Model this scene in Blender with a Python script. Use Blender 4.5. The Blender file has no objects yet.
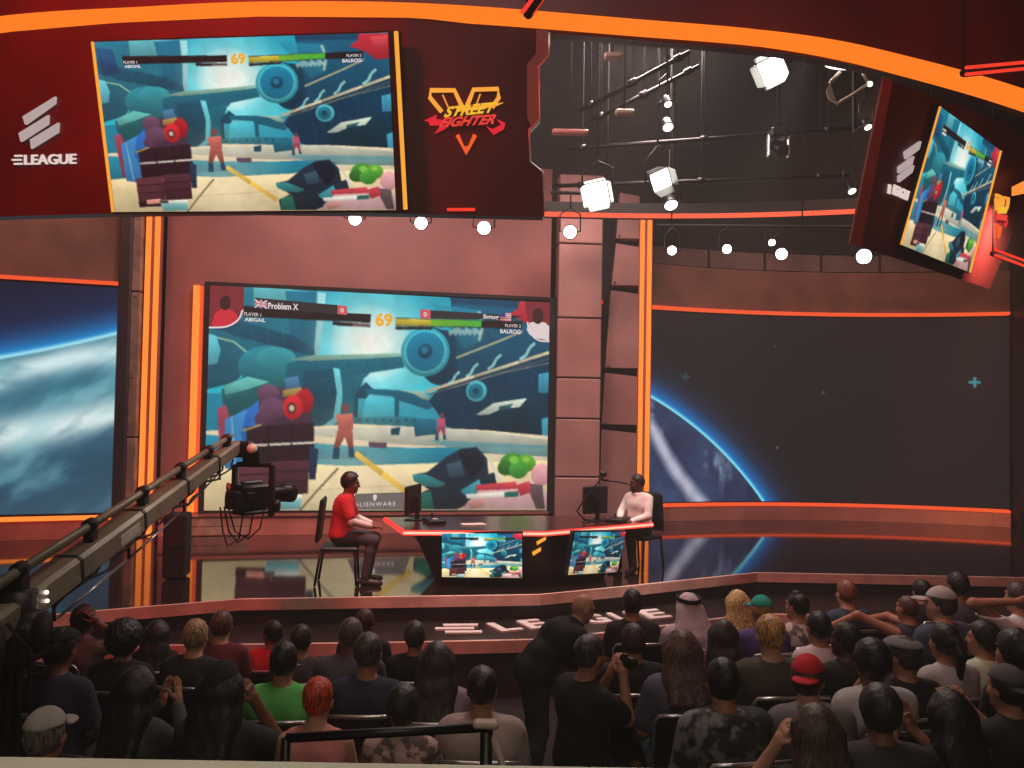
import bpy, math, random
import numpy as np
from mathutils import Vector, Matrix, noise as mnoise

random.seed(7)
S = bpy.context.scene
COL = S.collection
PI = math.pi
V = Vector

# ------------------------------------------------------------------ camera
F_PX = 850.0
CAM = V((0, 0, 2.85))
RC = Matrix.Rotation(PI / 2 + math.atan(26 / F_PX), 3, 'X') @ Matrix.Rotation(math.radians(1.0), 3, 'Z')
cam_d = bpy.data.cameras.new('camera')
cam_d.sensor_width = 36.0
cam_d.lens = F_PX / 1024 * 36.0
cam_d.clip_start = 0.05
cam_o = bpy.data.objects.new('camera', cam_d)
cam_o.location = CAM
cam_o.rotation_euler = RC.to_euler()
COL.objects.link(cam_o)
S.camera = cam_o


def ray(px, py):
    return RC @ V(((px - 512) / F_PX, (384 - py) / F_PX, -1.0))


def at(px, py, Y):
    d = ray(px, py)
    return CAM + d * (Y / d.y)


def atz(px, py, z):
    d = ray(px, py)
    return CAM + d * ((z - CAM.z) / d.z)


class Plane:
    def __init__(s, a, b, c):
        s.o = V(a)
        s.n = (V(b) - s.o).cross(V(c) - s.o).normalized()
        if s.n.dot(CAM - s.o) < 0:
            s.n = -s.n

    def hit(s, px, py, off=0.0):
        d = ray(px, py)
        t = (s.o + s.n * off - CAM).dot(s.n) / d.dot(s.n)
        return CAM + d * t


# ------------------------------------------------------------------ colour + materials
def lin1(c):
    c = c / 255.0
    return c / 12.92 if c <= 0.04045 else ((c + 0.055) / 1.055) ** 2.4


def lin(c):
    return (lin1(c[0]), lin1(c[1]), lin1(c[2]), 1.0)


MATS = {}


def mat(name, col, rough=0.7, metal=0.0, bump=0.0, bscale=40.0, var=0.0, vscale=8.0, spec=0.5, col2=None, coat=0.0):
    if name in MATS:
        return MATS[name]
    m = bpy.data.materials.new(name)
    m.use_nodes = True
    nt = m.node_tree
    b = nt.nodes['Principled BSDF']
    b.inputs['Base Color'].default_value = lin(col)
    b.inputs['Roughness'].default_value = rough
    b.inputs['Metallic'].default_value = metal
    b.inputs['Specular IOR Level'].default_value = spec
    b.inputs['Coat Weight'].default_value = coat
    tc = nt.nodes.new('ShaderNodeTexCoord')
    if var > 0 or col2:
        n = nt.nodes.new('ShaderNodeTexNoise')
        n.inputs['Scale'].default_value = vscale
        n.inputs['Detail'].default_value = 4
        nt.links.new(tc.outputs['Object'], n.inputs['Vector'])
        r = nt.nodes.new('ShaderNodeValToRGB')
        if col2 is None:
            c2 = tuple(min(255, c * (1 + var)) for c in col)
            c1 = tuple(c * (1 - var) for c in col)
        else:
            c1, c2 = col, col2
        r.color_ramp.elements[0].position = 0.35 if col2 is None else 0.46
        r.color_ramp.elements[1].position = 0.65 if col2 is None else 0.54
        r.color_ramp.elements[0].color = lin(c1)
        r.color_ramp.elements[1].color = lin(c2)
        nt.links.new(n.outputs['Fac'], r.inputs['Fac'])
        nt.links.new(r.outputs['Color'], b.inputs['Base Color'])
    if bump > 0:
        n2 = nt.nodes.new('ShaderNodeTexNoise')
        n2.inputs['Scale'].default_value = bscale
        n2.inputs['Detail'].default_value = 3
        nt.links.new(tc.outputs['Object'], n2.inputs['Vector'])
        bp = nt.nodes.new('ShaderNodeBump')
        bp.inputs['Strength'].default_value = bump
        bp.inputs['Distance'].default_value = 0.01
        nt.links.new(n2.outputs['Fac'], bp.inputs['Height'])
        nt.links.new(bp.outputs['Normal'], b.inputs['Normal'])
    MATS[name] = m
    return m


def emis(name, col, strength):
    if name in MATS:
        return MATS[name]
    m = bpy.data.materials.new(name)
    m.use_nodes = True
    nt = m.node_tree
    nt.nodes.clear()
    o = nt.nodes.new('ShaderNodeOutputMaterial')
    e = nt.nodes.new('ShaderNodeEmission')
    e.inputs['Color'].default_value = lin(col)
    e.inputs['Strength'].default_value = strength
    nt.links.new(e.outputs[0], o.inputs['Surface'])
    MATS[name] = m
    return m


def screen_mat(name, strength):
    if name in MATS:
        return MATS[name]
    m = bpy.data.materials.new(name)
    m.use_nodes = True
    nt = m.node_tree
    b = nt.nodes['Principled BSDF']
    b.inputs['Base Color'].default_value = (0.002, 0.002, 0.002, 1)
    b.inputs['Roughness'].default_value = 0.8
    b.inputs['Specular IOR Level'].default_value = 0.05
    a = nt.nodes.new('ShaderNodeAttribute')
    a.attribute_name = 'display'
    nt.links.new(a.outputs['Color'], b.inputs['Emission Color'])
    b.inputs['Emission Strength'].default_value = strength
    MATS[name] = m
    return m


# ------------------------------------------------------------------ mesh builder
class MB:
    def __init__(s):
        s.v, s.f, s.smooth = [], [], []

    def add(s, vs, fs, smooth=False):
        k = len(s.v)
        s.v += [tuple(v) for v in vs]
        s.f += [tuple(i + k for i in f) for f in fs]
        s.smooth += [smooth] * len(fs)
        return s

    def hexa(s, p):   # 8 points: bottom 4 ccw, top 4
        return s.add(p, [(3, 2, 1, 0), (4, 5, 6, 7), (0, 1, 5, 4), (1, 2, 6, 5), (2, 3, 7, 6), (3, 0, 4, 7)])

    def box(s, c, sz, rz=0.0, R=None, bev=0.0):
        hx, hy, hz = sz[0] / 2, sz[1] / 2, sz[2] / 2
        M = R if R is not None else Matrix.Rotation(rz, 3, 'Z')
        c = V(c)
        if bev <= 0:
            pts = [(-hx, -hy, -hz), (hx, -hy, -hz), (hx, hy, -hz), (-hx, hy, -hz),
                   (-hx, -hy, hz), (hx, -hy, hz), (hx, hy, hz), (-hx, hy, hz)]
            return s.hexa([c + M @ V(p) for p in pts])
        b = min(bev, hx * .9, hy * .9, hz * .9)
        vs, idx = [], {}
        for sx in (-1, 1):
            for sy in (-1, 1):
                for sz_ in (-1, 1):
                    for ax in range(3):
                        p = [sx * (hx - b), sy * (hy - b), sz_ * (hz - b)]
                        p[ax] += (sx, sy, sz_)[ax] * b
                        idx[(sx, sy, sz_, ax)] = len(vs)
                        vs.append(c + M @ V(p))
        fs = []
        def q(*k):
            fs.append(tuple(idx[x] for x in k))
        for ax in range(3):
            o = [a for a in range(3) if a != ax]
            for sg in (-1, 1):
                ring = []
                for (u, w) in ((-1, -1), (1, -1), (1, 1), (-1, 1)):
                    k = [0, 0, 0]
                    k[ax], k[o[0]], k[o[1]] = sg, u, w
                    ring.append((k[0], k[1], k[2], ax))
                q(*ring)
            for u in (-1, 1):
                for w in (-1, 1):
                    k1, k2 = [0, 0, 0], [0, 0, 0]
                    k1[ax], k1[o[0]], k1[o[1]] = -1, u, w
                    k2[ax], k2[o[0]], k2[o[1]] = 1, u, w
                    q((*k1, o[0]), (*k2, o[0]), (*k2, o[1]), (*k1, o[1]))
        for sx in (-1, 1):
            for sy in (-1, 1):
                for sz_ in (-1, 1):
                    q((sx, sy, sz_, 0), (sx, sy, sz_, 1), (sx, sy, sz_, 2))
        return s.add(vs, fs)

    def prism(s, pts, ext):   # polygon of 3D points, extruded by vector
        n = len(pts)
        e = V(ext)
        vs = [V(p) for p in pts] + [V(p) + e for p in pts]
        fs = [tuple(range(n))[::-1], tuple(range(n, 2 * n))]
        fs += [(i, (i + 1) % n, (i + 1) % n + n, i + n) for i in range(n)]
        return s.add(vs, fs)

    def tube(s, path, r, n=8, caps=True, closed=False):
        path = [V(p) for p in path]
        m = len(path)
        rs = r if isinstance(r, (list, tuple)) else [r] * m
        vs, fs = [], []
        up = None
        for i, p in enumerate(path):
            if closed:
                t = path[(i + 1) % m] - path[i - 1]
            else:
                t = path[min(i + 1, m - 1)] - path[max(i - 1, 0)]
            t.normalize()
            if up is None:
                up = V((0, 0, 1)) if abs(t.z) < .9 else V((1, 0, 0))
            x = t.cross(up).normalized()
            y = x.cross(t).normalized()
            up = y
            for k in range(n):
                a = 2 * PI * k / n + PI / n
                vs.append(p + (x * math.cos(a) + y * math.sin(a)) * rs[i])
        rng = m if closed else m - 1
        for i in range(rng):
            j = (i + 1) % m
            for k in range(n):
                fs.append((i * n + k, i * n + (k + 1) % n, j * n + (k + 1) % n, j * n + k))
        if caps and not closed:
            fs.append(tuple(range(n))[::-1])
            fs.append(tuple(range((m - 1) * n, m * n)))
        return s.add(vs, fs, n > 4)

    def lathe(s, prof, c, axis, n=20):   # profile of (radius, along)
        c, ax = V(c), V(axis).normalized()
        x = ax.orthogonal().normalized()
        y = ax.cross(x)
        vs, fs = [], []
        for (r, h) in prof:
            for k in range(n):
                a = 2 * PI * k / n
                vs.append(c + ax * h + (x * math.cos(a) + y * math.sin(a)) * max(r, 1e-4))
        for i in range(len(prof) - 1):
            for k in range(n):
                fs.append((i * n + k, i * n + (k + 1) % n, (i + 1) * n + (k + 1) % n, (i + 1) * n + k))
        fs.append(tuple(range(n))[::-1])
        fs.append(tuple(range((len(prof) - 1) * n, len(prof) * n)))
        return s.add(vs, fs, True)

    def ball(s, c, r, n=12, sc=(1, 1, 1)):
        prof = [(math.sin(PI * i / n) * r, -math.cos(PI * i / n) * r) for i in range(n + 1)]
        c = V(c)
        k0 = len(s.v)
        s.lathe(prof, (0, 0, 0), (0, 0, 1), n * 2)
        for i in range(k0, len(s.v)):
            v = s.v[i]
            s.v[i] = (c.x + v[0] * sc[0], c.y + v[1] * sc[1], c.z + v[2] * sc[2])
        return s

    def mesh(s, name):
        me = bpy.data.meshes.new(name)
        me.from_pydata(s.v, [], s.f)
        me.polygons.foreach_set('use_smooth', s.smooth)
        me.validate()
        me.update()
        return me

    def build(s, name, m, parent=None, label=None, bevel=0.0):
        return put(name, s.mesh(name), m, parent, label)


def put(name, me, m, parent=None, label=None):
    o = bpy.data.objects.new(name, me)
    COL.objects.link(o)
    if m is not None:
        if not me.materials:
            me.materials.append(m)
        if me.materials[0] is not m:
            o.material_slots[0].link = 'OBJECT'
            o.material_slots[0].material = m
    if parent is not None:
        o.parent = parent
    if label:
        o['label'] = label
    return o


def tag(o, label, cat, group=None, kind=None):
    o['label'] = label
    o['category'] = cat
    if group:
        o['group'] = group
    if kind:
        o['kind'] = kind
    return o


def thing(name, label, cat, loc=(0, 0, 0), rz=0.0, group=None, kind=None, scale=1.0):
    o = bpy.data.objects.new(name, None)
    o.empty_display_size = 0.1
    COL.objects.link(o)
    o.location = loc
    o.rotation_euler = (0, 0, rz)
    o.scale = (scale,) * 3
    return tag(o, label, cat, group, kind)


def struct(name, mb, m, label=None):
    o = mb.build(name, m)
    o['kind'] = 'structure'
    if label:
        o['label'] = label
    return o


def text_mesh(txt, bold=0.0, shear=0.0, extrude=0.0, align='CENTER', space=1.0):
    cu = bpy.data.curves.new('lettering', 'FONT')
    cu.body = txt
    cu.size = 1.0
    cu.offset = bold
    cu.shear = shear
    cu.extrude = extrude
    cu.align_x = align
    cu.align_y = 'CENTER'
    cu.space_character = space
    cu.resolution_u = 3
    ob = bpy.data.objects.new('lettering', cu)
    COL.objects.link(ob)
    dg = bpy.context.evaluated_depsgraph_get()
    dg.update()
    me = bpy.data.meshes.new_from_object(ob.evaluated_get(dg))
    bpy.data.objects.remove(ob)
    bpy.data.curves.remove(cu)
    return me


def text_fit(name, txt, c00, c10, c01, m, parent, n, off=0.006, bold=0.01, shear=0.0, extrude=0.004, label=None, space=1.0):
    """lettering that fills the parallelogram c00 (lower left), c10 (lower right), c01 (upper left)"""
    me = text_mesh(txt, bold, shear, 0.0, 'LEFT', space)
    co = np.empty(len(me.vertices) * 3)
    me.vertices.foreach_get('co', co)
    co = co.reshape(-1, 3)
    lo, hi = co[:, :2].min(0), co[:, :2].max(0)
    uv = (co[:, :2] - lo) / (hi - lo)
    a, b, c, n = (np.array(c00), np.array(c10), np.array(c01), np.array(n))
    p = a + uv[:, :1] * (b - a) + uv[:, 1:] * (c - a) + n * off
    me.vertices.foreach_set('co', p.ravel())
    me.materials.clear()
    me.update()
    # thickness: a copy of the faces in front, joined by nothing thicker than a sticker
    mb = MB()
    vs = [V(x) for x in p]
    fs = [tuple(q.vertices) for q in me.polygons]
    nn = V(n) * extrude
    mb.add([v + nn for v in vs], fs)
    mb.add(vs, [f[::-1] for f in fs])
    edge = {}
    for f in fs:
        for i in range(len(f)):
            e = (f[i], f[(i + 1) % len(f)])
            edge[e] = edge.get(e, 0) + 1
    side = [e for e in edge if (e[1], e[0]) not in edge]
    k = len(vs)
    mb.add([v for v in vs] + [v + nn for v in vs], [(a_, b_, b_ + k, a_ + k) for a_, b_ in side])
    bpy.data.meshes.remove(me)
    return mb.build(name, m, parent, label)
# ------------------------------------------------------------------ what the displays show
def fbm(x, y, seed=0, octv=5):
    rng = np.random.RandomState(seed)
    out = np.zeros_like(x)
    amp, fr, tot = 1.0, 1.0, 0.0
    for _ in range(octv):
        g = rng.rand(64, 64)
        xi, yi = x * fr, y * fr
        x0, y0 = np.floor(xi).astype(int), np.floor(yi).astype(int)
        tx, ty = xi - x0, yi - y0
        tx, ty = tx * tx * (3 - 2 * tx), ty * ty * (3 - 2 * ty)
        x0, y0, x1, y1 = x0 % 64, y0 % 64, (x0 + 1) % 64, (y0 + 1) % 64
        out += amp * ((g[y0, x0] * (1 - tx) + g[y0, x1] * tx) * (1 - ty) + (g[y1, x0] * (1 - tx) + g[y1, x1] * tx) * ty)
        tot += amp
        amp *= 0.5
        fr *= 2.03
    return out / tot


class Painter:
    def __init__(s, W, H):
        s.W, s.H = W, H
        s.im = np.zeros((H, W, 3))
        s.X, s.Y = np.meshgrid((np.arange(W) + .5) / W, (np.arange(H) + .5) / H)

    @staticmethod
    def N(p):
        x, y = p
        top = 40 + 0.052 * (x - 40)
        u = (x - 40) / 922.0
        return (u / (u + (1 - u) * 1.088), (y - top) / (642 - top))

    def mask(s, pts):
        pts = [s.N(p) for p in pts]
        xs, ys = [p[0] for p in pts], [p[1] for p in pts]
        i0, i1 = max(0, int(min(xs) * s.W) - 1), min(s.W, int(max(xs) * s.W) + 2)
        j0, j1 = max(0, int(min(ys) * s.H) - 1), min(s.H, int(max(ys) * s.H) + 2)
        if i1 <= i0 or j1 <= j0:
            return None
        X, Y = s.X[j0:j1, i0:i1], s.Y[j0:j1, i0:i1]
        m = np.zeros(X.shape, bool)
        for a in range(len(pts)):
            (xa, ya), (xb, yb) = pts[a], pts[a - 1]
            if ya == yb:
                continue
            c = ((ya > Y) != (yb > Y)) & (X < (xb - xa) * (Y - ya) / (yb - ya) + xa)
            m ^= c
        return m, (slice(j0, j1), slice(i0, i1))

    def poly(s, pts, col, a=1.0, col2=None, axis='y'):
        r = s.mask(pts)
        if r is None:
            return
        m, sl = r
        c = np.array(col, float) / 255
        if col2 is not None:
            c2 = np.array(col2, float) / 255
            t = (s.Y if axis == 'y' else s.X)[sl]
            lo, hi = t[m].min() if m.any() else 0, t[m].max() if m.any() else 1
            t = ((t - lo) / max(hi - lo, 1e-6))[..., None]
            c = c * (1 - t) + c2 * t
        elif m.sum() > 500:                     # big shapes fall off a little from top to foot
            t = s.Y[sl]
            lo, hi = t[m].min(), t[m].max()
            c = c * (1.14 - .34 * (t - lo) / max(hi - lo, 1e-6))[..., None]
        s.im[sl] = np.where(m[..., None], s.im[sl] * (1 - a) + c * a, s.im[sl])

    def ell(s, c, rx, ry, col, a=1.0, n=28, ang=0.0):
        ca, sa = math.cos(ang), math.sin(ang)
        s.poly([(c[0] + rx * math.cos(t) * ca - ry * math.sin(t) * sa, c[1] + rx * math.cos(t) * sa + ry * math.sin(t) * ca)
                for t in [2 * PI * k / n for k in range(n)]], col, a)

    def line(s, p, q, w, col, a=1.0):
        dx, dy = q[0] - p[0], q[1] - p[1]
        L = math.hypot(dx, dy) or 1
        nx, ny = -dy / L * w / 2, dx / L * w / 2
        s.poly([(p[0] + nx, p[1] + ny), (q[0] + nx, q[1] + ny), (q[0] - nx, q[1] - ny), (p[0] - nx, p[1] - ny)], col, a)

    def path(s, pts, w, col, a=1.0):
        for p, q in zip(pts, pts[1:]):
            s.line(p, q, w, col, a)

    def glow(s, c, r, col, a, p=2.0):
        cx, cy = s.N(c)
        rx, ry = r / 922.0, r / 600.0
        d = np.sqrt(((s.X - cx) / rx) ** 2 + ((s.Y - cy) / ry) ** 2)
        w = (np.clip(1 - d, 0, 1) ** p * a)[..., None]
        s.im[:] = s.im * (1 - w) + np.array(col) / 255 * w

    def done(s):
        im = s.im
        return (im[0::2, 0::2] + im[1::2, 0::2] + im[0::2, 1::2] + im[1::2, 1::2]) / 4


def paint_hangar():
    P = Painter(760, 480)
    # sky seen through the open hangar
    P.poly([(0, 0), (1100, 0), (1100, 700), (0, 700)], (28, 138, 165))
    P.poly([(0, 20), (1100, 20), (1100, 330), (0, 330)], (10, 150, 178), 1, (40, 190, 206))
    P.glow((480, 200), 340, (120, 228, 238), .9, 1.2)
    # left bulkheads and rigging
    P.poly([(40, 30), (330, 40), (335, 240), (40, 300)], (24, 112, 132))
    P.poly([(160, 40), (330, 60), (300, 120), (160, 100)], (88, 170, 178))
    P.poly([(245, 55), (335, 60), (330, 235), (270, 220)], (22, 105, 132))
    P.poly([(332, 60), (356, 62), (352, 130), (345, 180), (338, 236), (326, 236), (332, 140)], (150, 208, 214))
    P.poly([(40, 100), (140, 140), (280, 180), (330, 215), (330, 232), (230, 205), (120, 180), (40, 150)], (20, 84, 108))
    P.poly([(40, 150), (100, 170), (160, 235), (120, 300), (40, 320)], (28, 100, 118))
    P.path([(60, 180), (110, 192), (165, 236)], 5, (150, 190, 160))
    P.poly([(40, 170), (62, 176), (75, 215), (66, 250), (40, 255)], (96, 190, 205))
    P.ell((200, 255), 78, 52, (36, 128, 142))
    P.ell((225, 240), 55, 34, (48, 146, 156))
    P.poly([(80, 320), (140, 285), (240, 290), (300, 330), (300, 420), (90, 400)], (24, 92, 98))
    P.poly([(86, 310), (150, 285), (210, 300), (150, 320), (90, 335)], (100, 190, 180))
    # white sun
    P.glow((480, 200), 200, (235, 250, 240), .75, 1.2)
    P.glow((480, 198), 110, (255, 253, 240), 1.0, 0.6)
    # big aircraft: wing, engine, tail
    P.poly([(40, 60), (100, 70), (120, 150), (60, 160)], (26, 60, 110), .6)
    P.poly([(255, 250), (330, 235), (470, 232), (570, 228), (572, 262), (480, 276), (455, 300), (440, 430), (300, 420), (250, 330)], (20, 92, 110))
    P.poly([(260, 240), (330, 228), (480, 226), (570, 222), (570, 232), (470, 238), (320, 244)], (132, 178, 160))
    P.poly([(300, 270), (385, 262), (395, 330), (388, 418), (300, 415)], (18, 74, 92))
    P.poly([(380, 262), (398, 265), (408, 330), (400, 402), (370, 430), (340, 430), (384, 396), (392, 330)], (100, 190, 198))
    P.poly([(405, 290), (470, 275), (450, 330), (440, 410), (408, 400)], (24, 98, 114))
    P.poly([(440, 330), (470, 300), (490, 320), (470, 345), (455, 430), (436, 430)], (16, 70, 86))
    P.ell((672, 235), 62, 75, (16, 70, 92))
    P.poly([(640, 150), (700, 170), (735, 235), (700, 310), (640, 295)], (14, 64, 84))
    P.ell((628, 220), 66, 66, (44, 160, 176))
    P.ell((628, 220), 58, 58, (86, 196, 204))
    P.ell((628, 218), 52, 53, (18, 136, 168))
    for k in range(28):
        a = 2 * PI * k / 28
        P.line((628 + 18 * math.cos(a), 218 + 18 * math.sin(a)), (628 + 50 * math.cos(a), 218 + 50 * math.sin(a)), 2.2, (12, 96, 130))
    P.ell((628, 218), 20, 20, (10, 74, 104))
    P.ell((626, 215), 9, 9, (34, 118, 146))
    # second aircraft behind, smaller
    P.poly([(470, 318), (560, 322), (620, 328), (660, 360), (640, 375), (560, 350), (560, 430), (548, 430), (546, 340), (470, 332)], (18, 90, 110))
    P.poly([(555, 322), (625, 326), (645, 350), (620, 345), (600, 332)], (150, 176, 160))
    P.poly([(450, 345), (548, 345), (548, 400), (450, 402)], (60, 180, 198), .7)
    P.poly([(430, 395), (560, 392), (660, 400), (660, 420), (430, 420)], (28, 104, 120), .8)
    # hangar roof and gantry on the right
    P.poly([(690, 60), (965, 95), (965, 445), (800, 450), (690, 420), (640, 350), (720, 250)], (16, 62, 88))
    P.poly([(700, 90), (965, 110), (965, 225), (720, 300)], (20, 84, 112))
    P.poly([(640, 90), (720, 100), (780, 110), (780, 190), (735, 215), (700, 165)], (34, 132, 158), .7)
    for k in range(7):
        P.poly([(688 + 13 * k, 166 - (k % 3) * 7), (700 + 13 * k, 160 - (k % 2) * 9), (706 + 13 * k, 168), (694 + 13 * k, 178)], (170, 200, 195), .75)
    P.path([(770, 110), (782, 150), (772, 190)], 8, (190, 200, 180), .8)
    P.path([(712, 236), (830, 190), (890, 165)], 5, (190, 180, 140))
    P.path([(632, 326), (760, 286), (880, 248), (962, 222)], 8, (214, 196, 160))
    P.path([(640, 334), (760, 298), (880, 262), (962, 238)], 4, (90, 90, 86))
    P.path([(700, 316), (840, 276), (962, 250)], 2, (150, 150, 140))
    for (x, y) in ((900, 222), (812, 250), (752, 272), (704, 292)):
        s_ = (962 - x) / 962
        k = 1 - s_ * 1.2
        P.path([(x - 18 * k, y + 20 * k), (x, y + 8 * k), (x + 10 * k, y - 14 * k), (x + 26 * k, y - 28 * k)], 6 * k + 2, (150, 210, 205))
    P.poly([(935, 280), (962, 275), (962, 330), (935, 330)], (60, 150, 180))
    P.ell((768, 325), 28, 28, (80, 182, 190))
    P.ell((766, 325), 21, 21, (24, 118, 140))
    P.ell((766, 325), 9, 9, (14, 70, 92))
    # seams and ribs
    for k in range(9):
        P.line((700 + 30 * k, 110 + 6 * k), (735 + 27 * k, 200 - 6 * k), 1.6, (60, 130, 150), .55)
        P.line((720 + 28 * k, 300 - 9 * k), (740 + 26 * k, 420 - 2 * k), 1.6, (34, 92, 116), .55)
    for x in (330, 372, 420, 470, 520):
        P.line((x, 240), (x + 6, 262), 1.6, (10, 60, 78), .7)
    P.path([(260, 262), (330, 250), (470, 244), (560, 240)], 1.8, (40, 130, 142), .7)
    P.path([(300, 300), (388, 292)], 1.6, (34, 112, 128), .7)
    P.path([(90, 340), (200, 318), (300, 338)], 1.8, (60, 150, 150), .6)
    for k in range(6):
        P.line((60 + 44 * k, 60 + 6 * k), (84 + 40 * k, 196), 1.6, (60, 150, 166), .4)
    for k in range(10):
        P.ell((455 + 21 * k, 402 + (k % 3) * 2), 5, 4, (16, 66, 80), .8)
    # loader truck
    P.poly([(770, 390), (800, 365), (900, 340), (925, 330), (950, 380), (950, 450), (860, 460), (790, 450)], (14, 52, 66))
    P.poly([(768, 388), (815, 357), (905, 344), (885, 368), (840, 372), (800, 388)], (205, 214, 196))
    P.poly([(830, 366), (868, 358), (860, 370), (828, 376)], (40, 90, 96))
    P.poly([(862, 370), (890, 372), (885, 480), (866, 480)], (16, 44, 56))
    P.poly([(945, 400), (962, 395), (962, 485), (948, 485)], (60, 140, 165))
    # floor of the hangar
    P.poly([(40, 430), (250, 425), (440, 412), (560, 418), (800, 430), (965, 445), (965, 650), (40, 650)], (214, 196, 164))
    P.poly([(290, 425), (560, 420), (780, 432), (965, 455), (965, 478), (600, 470), (300, 440)], (186, 186, 168))
    P.poly([(40, 440), (290, 460), (420, 470), (600, 476), (760, 474), (800, 490), (640, 520), (420, 526), (200, 515), (40, 530)], (30, 132, 156))
    P.poly([(290, 475), (480, 485), (470, 505), (300, 505)], (20, 108, 136))
    P.poly([(640, 455), (965, 470), (965, 500), (800, 492), (700, 478)], (84, 140, 148), .8)
    P.poly([(40, 525), (200, 512), (420, 524), (640, 518), (965, 510), (965, 650), (40, 650)], (232, 208, 158))
    P.glow((430, 560), 240, (245, 226, 190), .5, 1)
    P.path([(445, 490), (520, 545), (600, 605)], 15, (240, 188, 70), .85)
    P.path([(400, 530), (345, 590), (300, 642)], 5, (96, 84, 60))
    P.line((300, 590), (600, 575), 2, (190, 168, 128), .8)
    # ground crew far off, carts
    for (x, y, k, c) in ((414, 440, 1.0, (196, 104, 92)), (674, 424, .5, (190, 84, 110))):
        P.ell((x + 2, y - 70 * k), 10 * k, 12 * k, (120, 70, 70))
        P.poly([(x - 24 * k, y - 52 * k), (x + 22 * k, y - 56 * k), (x + 24 * k, y - 14 * k), (x - 14 * k, y - 8 * k)], c)
        P.poly([(x - 18 * k, y - 12 * k), (x + 22 * k, y - 12 * k), (x + 26 * k, y + 36 * k), (x + 12 * k, y + 36 * k), (x + 2 * k, y + 6 * k), (x - 14 * k, y + 38 * k), (x - 28 * k, y + 38 * k)], tuple(v * .8 for v in c))
        P.poly([(x - 28 * k, y + 36 * k), (x - 10 * k, y + 36 * k), (x - 12 * k, y + 66 * k), (x - 30 * k, y + 66 * k)], (36, 70, 92))
        P.poly([(x + 12 * k, y + 36 * k), (x + 26 * k, y + 36 * k), (x + 30 * k, y + 62 * k), (x + 14 * k, y + 62 * k)], (36, 70, 92))
    P.poly([(480, 460), (530, 462), (528, 478), (482, 474)], (96, 74, 92))
    P.poly([(600, 405), (660, 400), (665, 440), (605, 446)], (26, 96, 116))
    P.poly([(540, 425), (565, 420), (562, 442), (540, 442)], (18, 70, 86))
    # stacked cargo on the left: tarpaulin, drums, sacks and dark crates
    P.poly([(70, 372), (92, 360), (118, 430), (120, 520), (84, 520)], (150, 66, 84))
    P.poly([(92, 400), (150, 372), (186, 352), (196, 470), (150, 540), (95, 530)], (58, 134, 190))
    P.poly([(150, 375), (186, 345), (206, 380), (196, 450), (150, 470), (135, 440)], (38, 108, 186))
    P.path([(110, 392), (122, 528)], 4, (120, 180, 214))
    P.poly([(180, 318), (318, 312), (326, 420), (186, 428)], (78, 56, 76))
    P.ell((206, 330), 30, 24, (112, 78, 102))
    P.ell((218, 372), 36, 30, (104, 70, 94))
    P.ell((196, 398), 24, 22, (92, 60, 82))
    P.poly([(250, 290), (286, 284), (294, 316), (254, 322)], (70, 122, 160))
    P.poly([(246, 322), (296, 314), (294, 332), (246, 340)], (176, 142, 76))
    P.ell((304, 352), 26, 33, (176, 34, 44))
    P.ell((274, 368), 27, 33, (206, 42, 50))
    P.ell((270, 370), 13, 16, (92, 44, 46))
    P.ell((271, 370), 7, 8, (196, 186, 156))
    P.poly([(150, 420), (332, 408), (336, 520), (152, 524)], (42, 28, 36))
    P.line((152, 470), (334, 462), 6, (222, 210, 198))
    P.line((210, 416), (212, 522), 4, (24, 16, 22))
    P.line((272, 412), (274, 520), 4, (24, 16, 22))
    P.path([(140, 430), (190, 414)], 5, (176, 150, 80))
    P.poly([(130, 522), (226, 516), (228, 620), (132, 624)], (86, 46, 54))
    P.poly([(226, 512), (322, 508), (320, 598), (228, 602)], (74, 40, 48))
    for yy in (548, 576):
        P.line((132, yy), (226, yy - 3), 4, (50, 26, 32))
        P.line((228, yy - 8), (320, yy - 12), 4, (44, 24, 30))
    P.poly([(130, 606), (228, 602), (228, 622), (132, 626)], (36, 22, 28))
    P.poly([(322, 470), (346, 480), (340, 560), (322, 560)], (30, 52, 74))
    # tarped load and sacks on the right (stands where the fallen figure is)
    P.poly([(600, 548), (640, 540), (690, 500), (730, 478), (772, 474), (800, 505), (806, 560), (770, 600), (690, 590), (640, 585)], (30, 46, 62))
    P.poly([(600, 548), (632, 545), (690, 570), (680, 582), (630, 578), (604, 564)], (44, 120, 122))
    P.poly([(720, 486), (770, 478), (795, 520), (760, 560), (735, 520)], (22, 32, 44))
    P.poly([(690, 520), (730, 510), (740, 548), (700, 556)], (52, 82, 96))
    P.poly([(690, 575), (770, 560), (820, 540), (830, 585), (780, 615), (720, 640), (610, 640), (606, 605), (640, 588)], (28, 44, 54))
    P.poly([(612, 600), (650, 590), (660, 640), (612, 640)], (30, 96, 82))
    P.poly([(730, 590), (780, 560), (790, 590), (745, 605)], (60, 150, 160))
    P.line((808, 512), (836, 565), 9, (214, 206, 190))
    for (x, y, r, c) in ((868, 520, 34, (64, 130, 48)), (905, 518, 26, (92, 160, 52)), (850, 530, 22, (48, 104, 44)), (885, 535, 26, (70, 150, 56)), (872, 508, 12, (120, 190, 70)), (905, 508, 9, (140, 200, 80))):
        P.ell((x, y), r, r * .9, c)
    P.poly([(790, 580), (880, 570), (940, 560), (962, 600), (962, 640), (735, 640), (750, 620)], (214, 168, 168))
    P.ell((945, 548), 26, 30, (226, 160, 164))
    P.poly([(905, 570), (950, 575), (958, 640), (935, 640)], (92, 74, 76))
    P.poly([(880, 575), (915, 565), (920, 595), (890, 605)], (190, 60, 70))
    P.poly([(770, 575), (880, 566), (882, 586), (772, 590)], (196, 66, 78))
    P.poly([(745, 600), (860, 592), (862, 606), (748, 612)], (232, 226, 210))
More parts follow.
